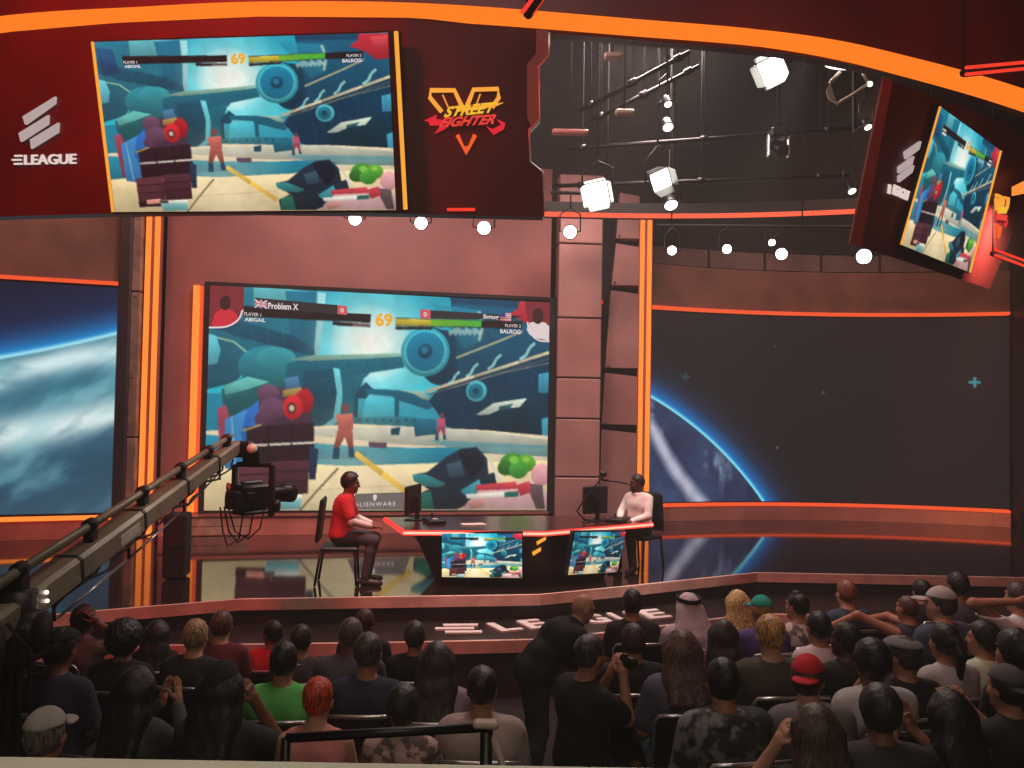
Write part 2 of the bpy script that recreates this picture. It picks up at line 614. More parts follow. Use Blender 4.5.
    P.poly([(848, 594), (886, 592), (886, 606), (848, 608)], (36, 96, 88))
    P.poly([(750, 622), (790, 610), (800, 630), (760, 640)], (190, 130, 120))
    # gauges along the bottom left
    P.poly([(160, 600), (210, 596), (212, 612), (160, 616)], (226, 150, 130))
    P.poly([(206, 602), (304, 600), (304, 613), (206, 615)], (226, 228, 214))
    P.poly([(210, 615), (304, 613), (300, 638), (215, 640)], (110, 170, 170))
    P.poly([(206, 603), (236, 602), (236, 612), (206, 613)], (60, 60, 60))
    # top bars
    P.poly([(132, 96), (480, 119), (478, 142), (133, 124)], (34, 30, 32))
    P.poly([(376, 138), (478, 145), (478, 154), (376, 148)], (40, 34, 36))
    P.poly([(430, 142), (478, 145), (478, 154), (430, 151)], (110, 84, 84))
    P.poly([(546, 128), (890, 138), (886, 158), (546, 150)], (34, 30, 32))
    P.poly([(546, 130), (660, 133), (660, 151), (546, 149)], (196, 176, 60))
    P.poly([(640, 132), (778, 136), (778, 153), (640, 151)], (120, 180, 50), 1, (70, 178, 62), 'x')
    P.poly([(546, 152), (645, 153), (645, 160), (546, 160)], (34, 34, 36))
    # red banner in the top right corner of the picture
    P.poly([(880, 85), (965, 90), (965, 165), (925, 168), (895, 140), (850, 120), (875, 105)], (186, 44, 58))
    P.poly([(910, 95), (960, 95), (955, 130), (920, 125)], (214, 70, 80))
    # a little unevenness, as any picture has
    g = fbm(P.X * 26, P.Y * 17, 4, 4) - .5
    g2 = fbm(P.X * 7 + 3, P.Y * 5, 6, 3) - .5
    P.im = np.clip(P.im * (1 + .16 * g[..., None] + .10 * g2[..., None]), 0, 1)
    return P.done()


HANGAR = paint_hangar()


def paint_limb(W, H, wm, hm, kind):
    """planet seen from orbit; wm x hm metres, x from the left, y from the top"""
    x, y = np.meshgrid((np.arange(W) + .5) / W * wm, (np.arange(H) + .5) / H * hm)
    im = np.zeros((H, W, 3))
    def mix(a, b, t):
        t = np.clip(t, 0, 1)[..., None]
        return a * (1 - t) + np.array(b) / 255.0 * t
    if kind == 'left':
        # sky above the limb, streaked cloud below; x = wm is the visible right end
        xx = x - wm
        yl = 0.60 - 0.33 * xx - 0.035 * xx * xx
        d = y - yl                       # > 0 inside the planet
        im[:] = np.array((22, 30, 52)) / 255
        im = mix(im, (26, 52, 96), np.clip(1 + d / 0.9, 0, 1) ** 1.2)
        im = mix(im, (26, 150, 226), np.clip(1 + d / 0.5, 0, 1) ** 2.0)
        im = mix(im, (176, 240, 250), np.exp(-(d / 0.035) ** 2))
        ins = np.clip(d / 0.03, 0, 1)
        c1 = fbm((xx + 20 + y * .9) * 0.55, (y - yl + .25 * np.sin(xx * 2)) * 2.3 + 9, 3, 6)
        c2 = fbm((xx + 31) * 2.2 + y, y * 3.1 + xx * 1.2 + 4, 5, 5)
        pl = np.zeros_like(im)
        pl[:] = np.array((52, 108, 128)) / 255
        pl = mix(pl, (38, 74, 94), np.clip((d - 0.8) / 1.0, 0, 1))
        pl = mix(pl, (70, 150, 172), (c2 - .42) * 2.5 * np.exp(-d * .5))
        b1 = np.exp(-((d - 0.26 - .07 * np.sin(xx * 2.3)) / 0.17) ** 2)
        b2 = np.exp(-((d - 0.98 - 0.10 * np.sin(xx * 1.7 + 1) + 0.1 * xx) / 0.23) ** 2)
        pl = mix(pl, (214, 238, 240), b1 * np.clip((c1 - .30) * 4.2, 0, 1.0))
        pl = mix(pl, (220, 238, 238), b2 * np.clip((c1 * .5 + c2 * .5 - .32) * 4.2, 0, 1.0))
        pl = mix(pl, (150, 200, 205), np.clip((c2 - .55) * 3, 0, .6) * np.exp(-d * .35))
        pl = mix(pl, (60, 92, 112), np.clip((d - 1.5) / 1.2, 0, .7))
        im = im * (1 - ins[..., None]) + pl * ins[..., None]
    else:
        R = 5.7
        cx, cy = -2.6, 6.46
        # the limb runs from the left edge, 1.36 m down, to the bottom edge 1.92 m along
        d = R - np.sqrt((x - cx) ** 2 + (y - cy) ** 2)
        im[:] = np.array((34, 28, 30)) / 255
        im = mix(im, (36, 72, 122), np.clip(1 + d / 0.85, 0, 1) ** 2)
        im = mix(im, (20, 128, 214), np.clip(1 + d / 0.36, 0, 1) ** 2)
        im = mix(im, (140, 246, 255), np.exp(-(d / 0.034) ** 2))
        ins = np.clip(d / 0.02, 0, 1)
        n1 = fbm(x * 2.3 + 3, y * 2.3, 8, 5)
        n2 = fbm(x * 5 + 3, y * 3.0, 9, 5)
        pl = np.zeros_like(im)
        pl[:] = np.array((44, 54, 84)) / 255
        pl = mix(pl, (60, 84, 120), (n1 - .4) * 2.0)
        pl = mix(pl, (34, 40, 66), (.5 - n2) * 2.5)
        pl = mix(pl, (150, 172, 196), np.clip((n2 - .58) * 4, 0, .7) * np.exp(-((d - .22) / .2) ** 2))
        # pale cloud streak from the left edge down to the bottom
        t = np.clip((y - 1.75) / 1.35, -1, 1.4)
        xc = -0.02 + 0.62 * t + 0.28 * t * t
        wdt = 0.12 + 0.07 * t
        pl = mix(pl, (184, 184, 204), np.clip(1.25 - np.abs((x - xc) / wdt), 0, 1) * np.clip((y - 1.55) * 3, 0, 1) * (.8 + .4 * n2))
        im = im * (1 - ins[..., None]) + pl * ins[..., None]
        for (px, py, r, br) in ((5.50, 1.06, .09, .8), (0.62, 1.05, .08, .28), (3.05, 1.26, .03, .6), (2.25, 2.2, .03, .6), (2.2, .5, .03, .4), (4.0, 2.2, .02, .3)):
            cr = ((np.abs(x - px) < r) & (np.abs(y - py) < r * .24)) | ((np.abs(y - py) < r) & (np.abs(x - px) < r * .24))
            im = mix(im, (70, 160, 170), cr * br)
    return np.clip(im, 0, 1)


def display_mesh(name, im, surf, nx, ny, back=None):
    """a grid of the picture im laid over surf(u, v) -> point, v from the top"""
    H, W = im.shape[:2]
    us, vs = np.linspace(0, 1, nx + 1), np.linspace(0, 1, ny + 1)
    co = np.array([surf(u, v) for v in vs for u in us], float)
    # average the picture over each grid step
    ix = np.clip((us * W - .5), 0, W - 1)
    iy = np.clip((vs * H - .5), 0, H - 1)
    kx, ky = max(1, round(W / nx)), max(1, round(H / ny))
    sm = im
    if kx > 1 or ky > 1:
        pad = np.pad(im, ((ky // 2, ky - 1 - ky // 2), (kx // 2, kx - 1 - kx // 2), (0, 0)), 'edge')
        sm = sum(pad[j:j + H, i:i + W] for j in range(ky) for i in range(kx)) / (kx * ky)
    x0, y0 = np.floor(ix).astype(int), np.floor(iy).astype(int)
    x1, y1 = np.minimum(x0 + 1, W - 1), np.minimum(y0 + 1, H - 1)
    tx, ty = (ix - x0)[None, :, None], (iy - y0)[:, None, None]
    c = (sm[y0][:, x0] * (1 - tx) + sm[y0][:, x1] * tx) * (1 - ty) + (sm[y1][:, x0] * (1 - tx) + sm[y1][:, x1] * tx) * ty
    c = np.where(c <= .04045, c / 12.92, ((c + .055) / 1.055) ** 2.4).reshape(-1, 3)
    k = nx + 1
    f = [(j * k + i, (j + 1) * k + i, (j + 1) * k + i + 1, j * k + i + 1) for j in range(ny) for i in range(nx)]
    me = bpy.data.meshes.new(name)
    me.from_pydata(co.tolist(), [], f)
    ca = me.color_attributes.new('display', 'FLOAT_COLOR', 'POINT')
    ca.data.foreach_set('color', np.concatenate([c, np.ones((len(c), 1))], 1).ravel())
    me.update()
    return me


def quad_surf(tl, tr, bl, br):
    tl, tr, bl, br = (np.array(p, float) for p in (tl, tr, bl, br))
    return lambda u, v: (tl * (1 - u) + tr * u) * (1 - v) + (bl * (1 - u) + br * u) * v
# ------------------------------------------------------------------ materials of the place
M = dict(
    carpet=mat('dark_carpet', (30, 24, 25), .95, bump=.4, bscale=120, var=.25, vscale=30),
    deck=mat('glossy_stage_floor', (58, 42, 40), .06, metal=.55, spec=1.0, var=.1, vscale=1.5),
    edge=mat('stage_edge_trim', (214, 178, 164), .45, var=.08, vscale=3),
    riser=mat('dark_riser', (40, 28, 28), .5, var=.2, vscale=4),
    step=mat('dark_step', (36, 29, 28), .35, var=.2, vscale=5),
    black=mat('black_paint', (16, 13, 13), .75),
    blackgloss=mat('black_plastic', (18, 16, 17), .5),
    blackmetal=mat('black_metal', (24, 22, 22), .4, metal=.3),
    soffit=mat('black_ceiling', (20, 15, 15), .95, var=.3, vscale=2),
    fascia=mat('maroon_fascia', (74, 24, 28), .5, var=.12, vscale=1.2),
    fascia_edge=mat('fascia_edge', (160, 100, 94), .4, metal=.2),
    mauve=mat('mauve_panel', (190, 140, 136), .45, metal=.1, var=.05, vscale=1.5),
    mauve_d=mat('mauve_wall', (156, 96, 94), .5, var=.06, vscale=1.2),
    base=mat('red_brown_plinth', (196, 126, 116), .35, metal=.1, var=.08, vscale=2),
    tile=mat('grey_tile', (150, 128, 116), .35, var=.15, vscale=5),
    brown=mat('brown_panel', (128, 92, 82), .5, var=.1, vscale=2),
    greyp=mat('grey_header_panel', (98, 84, 80), .6, var=.12, vscale=2.5),
    slate=mat('slate_pillar', (52, 46, 58), .45, var=.1, vscale=2),
    sign=emis('sign_glow', (196, 176, 172), .85),  # self-glow added so the silver logo bars look lit
    signw=emis('letter_glow', (236, 214, 206), .95),  # same added glow for the pale wordmarks
    silver=mat('brushed_silver', (196, 184, 178), .3, metal=.9, bump=.1, bscale=200),
    chrome=mat('steel_tube', (190, 186, 184), .28, metal=.9),
    crane=mat('olive_grey_boom', (140, 132, 110), .42, metal=.2, var=.08, vscale=4),
    crane_d=mat('dark_boom_fitting', (34, 30, 30), .5, metal=.3),
    ledge=mat('pale_ledge', (200, 198, 180), .55, var=.05, vscale=6, bump=.1),
    white=mat('white_letter', (226, 220, 214), .5),
    metalbase=mat('bronze_metal', (220, 158, 134), .3, metal=.1, var=.06, vscale=1.5),
    desktop=mat('dark_red_desktop', (64, 26, 28), .22, var=.1, vscale=3),
    deskbody=mat('dark_desk_body', (40, 19, 21), .35),
    denim=mat('dark_denim', (58, 56, 66), .85, bump=.3, bscale=150),
)
E_BAND = emis('amber_ring_light', (255, 122, 34), 1.15)
E_OR = emis('orange_tube', (255, 132, 52), 1.35)
E_ORD = emis('orange_red_strip', (255, 92, 48), 0.95)
E_YEL = emis('amber_strip', (255, 172, 60), 1.0)
E_RED = emis('red_strip', (255, 62, 44), 1.0)
E_DESK = emis('desk_edge_light', (255, 66, 58), 1.3)
E_DESKC = emis('desk_edge_core', (255, 176, 150), 1.6)
E_LAMP = emis('lamp_white', (255, 250, 238), 14.0)
E_LAMP2 = emis('lamp_small', (255, 236, 220), 3.0)
SCR = screen_mat('display_bright', 0.95)
SCR_D = screen_mat('display_dim', 1.0)

# rolled metal: long upright waves
nt_ = M['metalbase'].node_tree
tc_, mp_, wn_, bp_ = (nt_.nodes.new(k) for k in ('ShaderNodeTexCoord', 'ShaderNodeMapping', 'ShaderNodeTexNoise', 'ShaderNodeBump'))
mp_.inputs['Scale'].default_value = (2.2, 2.2, .12)
bp_.inputs['Strength'].default_value = .5
bp_.inputs['Distance'].default_value = .05
nt_.links.new(tc_.outputs['Object'], mp_.inputs['Vector'])
nt_.links.new(mp_.outputs['Vector'], wn_.inputs['Vector'])
nt_.links.new(wn_.outputs['Fac'], bp_.inputs['Height'])
nt_.links.new(bp_.outputs['Normal'], nt_.nodes['Principled BSDF'].inputs['Normal'])
FL = lambda y: -0.04 * (y - 5.6)      # height of the raked audience floor

# ------------------------------------------------------------------ studio shell
mb = MB()
mb.hexa([V((-13, 1.0, FL(1.0) - .2)), V((13, 1.0, FL(1.0) - .2)), V((13, 18.2, FL(12) - .2)), V((-13, 18.2, FL(12) - .2)),
         V((-13, 1.0, FL(1.0))), V((13, 1.0, FL(1.0))), V((13, 18.2, FL(18.2))), V((-13, 18.2, FL(18.2)))])
struct('floor', mb, M['carpet'])
struct('ceiling', MB().box((0, 8, 9.1), (26.4, 21, .2)), M['soffit'])
struct('wall_back', MB().box((0, 18.1, 4.2), (26.4, .2, 9.8)), M['soffit'])
struct('wall_left', MB().box((-13.1, 8, 4.2), (.2, 20.4, 9.8)), M['soffit'])
struct('wall_right', MB().box((13.1, 8, 4.2), (.2, 20.4, 9.8)), M['soffit'])
ZT = at(0, 754.5, 1.3).z            # top of the balcony ledge
struct('wall_front', MB().box((0, 1.16, (ZT - .04 + .13) / 2), (26, .2, ZT - .04 - .13)), M['ledge'])
struct('trim_1', MB().box((0, 1.15, ZT - .02), (26, .3, .04), bev=.008), M['ledge'])

# ------------------------------------------------------------------ stage
stage_px = [(-150, 634), (75, 613), (240, 599.5), (540, 595), (623, 587), (757, 573), (1024, 578), (1200, 582)]
sp = [atz(x, y, .75) for x, y in stage_px]
stg = thing('stage', 'low glossy dark stage with a pinkish edge trim, running across the whole room', 'stage')
deck_pts = [V((p.x, p.y, .70)) for p in sp] + [V((10.5, 17.6, .70)), V((-10.5, 17.6, .70))]
MB().prism([p + V((0, .05, 0)) if i < 8 else p for i, p in enumerate(deck_pts)], (0, 0, .05)).build('deck', M['deck'], stg)


def facing_band(pts, z0, z1, th):
    mb = MB()
    for a, b in zip(pts, pts[1:]):
        mb.hexa([V((a.x, a.y, z0)), V((b.x, b.y, z0)), V((b.x, b.y + th, z0)), V((a.x, a.y + th, z0)),
                 V((a.x, a.y, z1)), V((b.x, b.y, z1)), V((b.x, b.y + th, z1)), V((a.x, a.y + th, z1))])
    return mb


facing_band(sp, .632, .752, .05).build('edge_trim', M['edge'], stg, 'pinkish tan edge trim')
facing_band([p + V((0, .06, 0)) for p in sp], .40, .64, .06).build('riser', M['riser'], stg)
# lower step with the letters
qs = [atz(x, y, .47) for x, y in ((40, 653), (168, 646), (400, 643), (540, 640))]
qs = [V((-6.4, 7.2, .47))] + qs + [V((1.35, 9.35, .47)), V((2.95, 10.2, .47)), V((6.9, 10.2, .47)), V((9.8, 10.0, .47))]
stp = thing('stage_step', 'lower dark step in front of the stage, edged with a pinkish band', 'step')
back = [V((p.x, p.y + .06, .47)) for p in reversed(sp)]
MB().prism([V((p.x, p.y + .05, .43)) for p in qs] + [V((p.x, p.y, .43)) for p in back], (0, 0, .04)).build('tread', M['step'], stp)
facing_band(qs, .345, .472, .05).build('edge_trim', M['edge'], stp, 'pinkish tan edge trim')
facing_band([p + V((0, .07, 0)) for p in qs], -.24, .36, .06).build('riser', M['riser'], stp)

# white letters lying on the step: stacked bars, L, E, A, G, U, E
lets = [('L', 502), ('E', 532), ('A', 562), ('G', 592), ('U', 622), ('E', 651)]
ltr_label = {0: 'white letter L lying flat on the dark step', 1: 'white letter E lying next to the L on the dark step',
             2: 'white letter A on the step beside the bending bald man', 3: 'white letter G on the step between the A and the U',
             4: 'white letter U on the step past the bending bald man', 5: 'last white letter E on the step, near the white headcloth'}
eb = thing('step_letter', 'white letter E made of three slanted bars, lying on the dark step', 'letter', group='white letters on the step')
for (x0, x1, y0, y1) in ((443, 478, 627.6, 625.6), (435, 474, 631.0, 629.0), (445, 482, 634.6, 632.4)):
    a, b, c, d = atz(x0, y0, .475), atz(x1, y0 - .4, .475), atz(x1, y1 - .4, .475), atz(x0, y1, .475)
    MB().prism([a, b, c, d], (0, 0, .02)).build('bar', M['white'], eb)
for i, (ch, x0) in enumerate(lets):
    y0 = 633 - .085 * (x0 - 502)
    a, b, u = atz(x0, y0, .472), atz(x0 + 22, y0 - 2.2, .472), atz(x0 - 16, y0 - 8.2, .472)
    o = text_fit('step_letter', ch, a, b, u, M['white'], None, (0, 0, 1), off=.0, bold=.03, extrude=.02)
    tag(o, ltr_label[i], 'letter', 'white letters on the step')

SET_BEFORE = set(bpy.data.objects)
# ------------------------------------------------------------------ left LED wall, its base and header
LA, LB = V((-8.6, 10.0, 0)), V((-5.19, 11.2, 0))
ld = (LB - LA).normalized()
ln = V((ld.y, -ld.x, 0))


def wall_pt(a, b, t, z, off=0.0, n=None):
    p = a.lerp(b, t)
    if n is not None:
        p = p + n * off
    return V((p.x, p.y, z))


def slab(a, b, z0, z1, n, off0, off1, t0=0.0, t1=1.0):
    mb = MB()
    A0, B0 = wall_pt(a, b, t0, z0, off0, n), wall_pt(a, b, t1, z0, off0, n)
    A1, B1 = wall_pt(a, b, t0, z0, off1, n), wall_pt(a, b, t1, z0, off1, n)
    up = V((0, 0, z1 - z0))
    mb.hexa([A0, B0, B1, A1, A0 + up, B0 + up, B1 + up, A1 + up])
    return mb


wL = (LB - LA).length
lw = thing('led_wall', 'large video wall at far left showing white clouds over a blue planet', 'video wall', group='planet video walls')
im = paint_limb(int(wL * 100), 300, wL, 3.0, 'left')
put('picture', display_mesh('picture', im, lambda u, v: wall_pt(LA, LB, u, 4.37 - 2.95 * v, .02, ln), 220, 180), SCR_D, lw)
slab(LA, LB, 1.40, 4.40, ln, .012, -.15).build('cabinet', M['black'], lw)
lh = thing('wall_header', 'brown panel band above the left video wall with an orange light line', 'set panel')
slab(LA, LB, 4.44, 6.4, ln, .06, -.15).build('panel', M['brown'], lh)
slab(LA, LB, 4.40, 4.44, ln, .10, -.1).build('light_strip', E_ORD, lh, 'orange light line')
lb_ = thing('wall_plinth', 'brown plinth below the left video wall, topped by an orange line', 'plinth')
slab(LA, LB, 1.102, 1.335, ln, .10, -.15).build('panel', M['base'], lb_)
slab(LA, LB, 1.345, 1.375, ln, .13, -.1).build('light_strip', E_OR, lb_)

# pillar beside the left wall
lp = thing('set_pillar', 'tall slate grey pillar left of the twin orange tubes', 'pillar', kind='thing')
MB().box((-5.075, 11.18, 3.702), (.17, .3, 5.2), bev=.02).build('dark_face', M['slate'], lp)
for z0, z1 in ((1.102, 2.4), (2.42, 4.3), (4.32, 6.25)):
    MB().box((-4.93, 11.2, (z0 + z1) / 2), (.12, .3, z1 - z0), bev=.01).build('grey_panel', M['tile'], lp)
for z in (3.2, 4.25, 5.3, 6.0):
    MB().lathe([(.012, 0), (.02, .01), (.0, .025)], (-4.93, 11.05, z), (0, -1, 0), 10).build('bolt', M['chrome'], lp)


def twin_tubes(x, y, z0, z1, dx, label):
    t = thing('light_column', label, 'light', group='twin orange light tubes')
    MB().box((x, y + .05, (z0 + z1) / 2), (.21, .05, z1 - z0)).build('back_channel', M['mauve_d'], t)
    for s in (-1, 1):
        MB().box((x + s * dx, y, (z0 + z1) / 2), (.066, .06, z1 - z0 - .02), bev=.02).build('tube', E_OR, t)
    return t


twin_tubes(-4.745, 11.1, 1.102, 6.1, .058, 'pair of tall orange light tubes left of the main screen')

# ------------------------------------------------------------------ main backdrop, screen and plinth
SA, SB = V((-4.09, 11.40, 0)), V((.525, 12.388, 0))
sd = (SB - SA).normalized()
sn = V((sd.y, -sd.x, 0))
BA, BB = SA - sd * .56, SB + sd * .02
bw = thing('set_wall', 'mauve pink set wall framing the main stage screen', 'set wall', kind='thing')
slab(BA, BB, 4.50, 6.4, sn, -.02, -.2).build('upper_panel', M['mauve_d'], bw)
slab(BA, SA - sd * .03, 1.102, 4.50, sn, -.02, -.2).build('side_panel', M['mauve_d'], bw)
slab(SA - sd * .03, BB, 1.40, 4.50, sn, -.08, -.2).build('rear_panel', M['black'], bw)
MS = thing('stage_screen', 'huge main stage screen showing an aircraft hangar fight with name bars', 'screen', group='screens showing the game')
scr = lambda u, v: wall_pt(SA, SB, u, 4.455 * (1 - v) + 1.44 * v + (-.03 * u), .03, sn)
put('picture', display_mesh('picture', HANGAR, scr, 320, 204), SCR, MS)
mbf = MB()
slabs = [(-.012, 1.022, 4.45, 4.50), (-.012, 1.022, 1.36, 1.41)]
for t0, t1, z0, z1 in slabs:
    q = slab(SA, SB, z0, z1, sn, .06, -.07, t0, t1)
    mbf.add(q.v, q.f)
for t0, t1 in ((-.012, 0.002), (1.0, 1.022)):
    q = slab(SA, SB, 1.41, 4.45, sn, .06, -.07, t0, t1)
    mbf.add(q.v, q.f)
mbf.build('frame', M['black'], MS)
slab(SA, SB, 1.38, 4.49, sn, .02, -.07).build('cabinet', M['black'], MS)
ls = thing('light_strip', 'tall orange light strip along the left edge of the main screen', 'light')
slab(SA, SB, 1.42, 4.44, sn, .08, -.015, -.042, -.026).build('tube', E_OR, ls)
slab(SA, SB, 1.42, 4.44, sn, .05, -.015, -.024, -.016).build('tube', E_ORD, ls)
pb = thing('set_plinth', 'red brown plinth under the main stage screen', 'plinth')
slab(BA, BB, 1.102, 1.36, sn, .02, -.2).build('body', M['base'], pb)
slab(BA, BB, 1.36, 1.40, sn, .06, -.07).build('cap', M['base'], pb)
for i in range(3):
    for j in range(2):
        slab(BA, BB, 1.112 + j * .12, 1.222 + j * .12, sn, .035, .0, .035 + i * .062, .092 + i * .062).build('grey_tile', M['tile'], pb, 'grey wall tile')


# overlays on the main screen -------------------------------------------------
def scr_c(x, y, off=.036):          # from the picture's own layout to the wall
    u, v = Painter.N((x, y))
    p = scr(u, v)
    return V(p) + sn * (off - .03)


def scr_poly(pts, name, m, off=.034, label=None):
    return MB().prism([scr_c(x, y, off) for x, y in pts], sn * .003).build(name, m, MS, label)


E_BAR = emis('overlay_dark', (52, 48, 50), 1.0)
E_WHT = emis('overlay_white', (236, 222, 220), 1.0)
E_PNK = emis('overlay_pink', (205, 88, 96), 1.0)
E_GLD = emis('timer_gold', (240, 178, 60), 1.0)
E_PRT = emis('portrait_ground', (128, 48, 54), 1.0)
E_PRD = emis('portrait_red', (206, 50, 62), 1.0)
E_PSK = emis('portrait_dark', (66, 36, 38), 1.0)
E_PWH = emis('portrait_pale', (226, 208, 210), 1.0)
E_BLU = emis('overlay_blue', (58, 60, 120), 1.0)
E_GRY = emis('sponsor_tab', (112, 102, 98), 1.0)
scr_poly([(163, 74), (388, 94), (388, 118), (200, 103), (163, 100)], 'name_bar', E_BAR)
scr_poly([(640, 108), (890, 124), (858, 134), (640, 131)], 'name_bar', E_BAR)
scr_poly([(388, 94), (414, 97), (414, 121), (388, 118)], 'score_box', E_PNK)
scr_poly([(612, 105), (640, 108), (640, 131), (612, 129)], 'score_box', E_PNK)
text_fit('name_text', 'Problem X', scr_c(200, 104), scr_c(282, 108), scr_c(200, 87), E_WHT, MS, sn, .004, .02, extrude=.002)
text_fit('name_text', 'Smug', scr_c(782, 134), scr_c(824, 136), scr_c(782, 119), E_WHT, MS, sn, .004, .02, extrude=.002)
text_fit('score_text', '0', scr_c(396, 114), scr_c(405, 114.5), scr_c(396, 102), E_WHT, MS, sn, .004, .01, extrude=.002)
text_fit('score_text', '0', scr_c(621, 125), scr_c(630, 125.5), scr_c(621, 113), E_WHT, MS, sn, .004, .01, extrude=.002)
# flags beside the names
fl = scr_poly([(164, 79), (197, 82), (197, 103), (164, 100)], 'flag', E_BLU)
MBx = MB()
for (p, q, w) in (((164, 79), (197, 103), 4), ((164, 100), (197, 82), 4), ((180.5, 80), (180.5, 102), 6), ((164, 89.5), (197, 92.5), 6)):
    dx, dy = q[0] - p[0], q[1] - p[1]
    L = math.hypot(dx, dy)
    nx, ny = -dy / L * w / 2, dx / L * w / 2
    MBx.prism([scr_c(a, b, .0385) for a, b in ((p[0] + nx, p[1] + ny), (q[0] + nx, q[1] + ny), (q[0] - nx, q[1] - ny), (p[0] - nx, p[1] - ny))], sn * .001)
MBx.build('cross', E_PWH, fl)
MBx = MB()
for (p, q, w) in (((180.5, 80), (180.5, 102), 3), ((164, 89.5), (197, 92.5), 3)):
    dx, dy = q[0] - p[0], q[1] - p[1]
    L = math.hypot(dx, dy)
    nx, ny = -dy / L * w / 2, dx / L * w / 2
    MBx.prism([scr_c(a, b, .040) for a, b in ((p[0] + nx, p[1] + ny), (q[0] + nx, q[1] + ny), (q[0] - nx, q[1] - ny), (p[0] - nx, p[1] - ny))], sn * .001)
MBx.build('red_cross', E_PNK, fl)
fl = scr_poly([(828, 115), (858, 117), (858, 138), (828, 136)], 'flag', E_PWH)
MBx = MB()
for k in range(4):
    y = 117 + k * 5.6
    MBx.prism([scr_c(a, b, .038) for a, b in ((828, y), (858, y + 2), (858, y + 4.5), (828, y + 2.5))], sn * .001)
MBx.build('stripe', E_PNK, fl)
MB().prism([scr_c(a, b, .040) for a, b in ((828, 115), (842, 116), (842, 127), (828, 126))], sn * .001).build('canton', E_BLU, fl)


def portrait(cx, cy, rx, ry, x0, x1, top, cloth, right):
    pts = [(x0, top), (x1, top + (x1 - x0) * .052)]
    if right:
        pts = [(x0, top), (x1, top + 4), (x1, cy + ry)] + [(cx - rx * math.sin(t), cy + ry * math.cos(t)) for t in np.linspace(0, PI / 2, 9)][0:9]
        pts = [(x0, top), (x1, top + 4), (x1, cy + ry)] + [(cx + (x1 - cx) * .2 - rx * math.sin(t), cy + ry * math.cos(t)) for t in np.linspace(0.1, PI / 2, 9)]
    else:
        pts = [(x0, top), (x1, top + 4), (x1, cy)] + [(cx + rx * math.cos(t), cy + ry * math.sin(t)) for t in np.linspace(0.05, PI / 2, 9)] + [(x0, cy + ry)]
    g = scr_poly(pts, 'portrait', E_PRT, .034)
    edge = pts[2:]
    rim = MB()
    rim.tube([scr_c(a, b, .04) for a, b in edge], .012, 6)
    rim.build('rim', E_PWH, g)
    return g


g = portrait(70, 108, 60, 46, 38, 134, 40, E_PRD, False)
MB().prism([scr_c(a, b, .0385) for a, b in ((48, 150), (56, 118), (72, 104), (96, 104), (116, 118), (122, 138), (96, 152), (70, 154))], sn * .001).build('red_shirt', E_PRD, g)
MB().prism([scr_c(84 + 15 * math.cos(t), 88 + 20 * math.sin(t), .040) for t in np.linspace(0, 2 * PI, 17)[:-1]], sn * .001).build('dark_head', E_PSK, g)
g = portrait(945, 140, 46, 52, 894, 962, 84, E_PWH, True)
MB().prism([scr_c(a, b, .0385) for a, b in ((900, 160), (908, 142), (930, 138), (950, 142), (961, 152), (961, 190), (930, 184), (908, 174))], sn * .001).build('pale_shirt', E_PWH, g)
MB().prism([scr_c(930 + 15 * math.cos(t), 124 + 22 * math.sin(t), .040) for t in np.linspace(0, 2 * PI, 17)[:-1]], sn * .001).build('dark_head', E_PSK, g)
# sponsor tab
tabm = scr_poly([(430, 640), (448, 598), (582, 594), (597, 636), (597, 641)], 'sponsor_tab', E_GRY, .034, 'grey sponsor tab with pale lettering')
text_fit('tab_text', 'ALIENWARE', scr_c(446, 632, .038), scr_c(556, 630, .038), scr_c(446, 621, .038), E_PWH, tabm, sn, .002, .0, extrude=.001, space=1.35)
MB().prism([scr_c(500 + a, 608 + b, .038) for a, b in ((-5, -5), (-2, -8), (3, -8), (6, -5), (5, 2), (1, 9), (-1, 9), (-4, 2))], sn * .002).build('tab_emblem', E_PWH, tabm)


def hud_text(parent, surf, n, big):
    """timer and captions of the game picture, as lettering laid on the display"""
    def c(x, y, off=.003):
        u, v = Painter.N((x, y))
        return V(surf(u, v)) + n * off
    k = .002 if big else .0015
    text_fit('timer_text', '69', c(491, 152), c(538, 154), c(491, 114), E_GLD, parent, n, .002, .05, extrude=k)
    text_fit('caption', 'PLAYER 1', c(136, 122), c(182, 125), c(136, 113), E_WHT, parent, n, .002, .0, extrude=k)
    text_fit('caption', 'ABIGAIL', c(138, 137), c(194, 140), c(138, 127), E_WHT, parent, n, .002, .02, extrude=k)
    text_fit('caption', 'PLAYER 2', c(842, 153), c(884, 155), c(842, 145), E_WHT, parent, n, .002, .0, extrude=k)
    text_fit('caption', 'BALROG', c(829, 170), c(884, 172), c(829, 159), E_WHT, parent, n, .002, .02, extrude=k)


hud_text(MS, scr, sn, True)

# ------------------------------------------------------------------ pillars right of the main screen
p1 = thing('set_pillar', 'wide mauve panelled pillar right of the main screen', 'pillar', kind='thing')
zs = [1.102, 1.9, 2.74, 3.33, 4.20, 5.28, 6.3]
MB().box((.95, 12.62, 3.70), (.60, .3, 5.18)).build('core', M['black'], p1)
for a, b in zip(zs, zs[1:]):
    MB().box((.95, 12.42, (a + b) / 2), (.64, .3, b - a - .02), rz=.1, bev=.012).build('panel', M['mauve'], p1)
dg_ = thing('set_recess', 'dark recess with a short orange strip between the two mauve pillars', 'set panel')
MB().box((1.38, 13.24, 3.6), (.2, .06, 4.99)).build('back', M['slate'], dg_)
MB().box((1.37, 13.19, 4.55), (.2, .03, .05)).build('light_strip', E_ORD, dg_)
p2 = thing('set_pillar', 'tapering mauve pillar of stacked panels beside the right orange tubes', 'pillar', kind='thing')
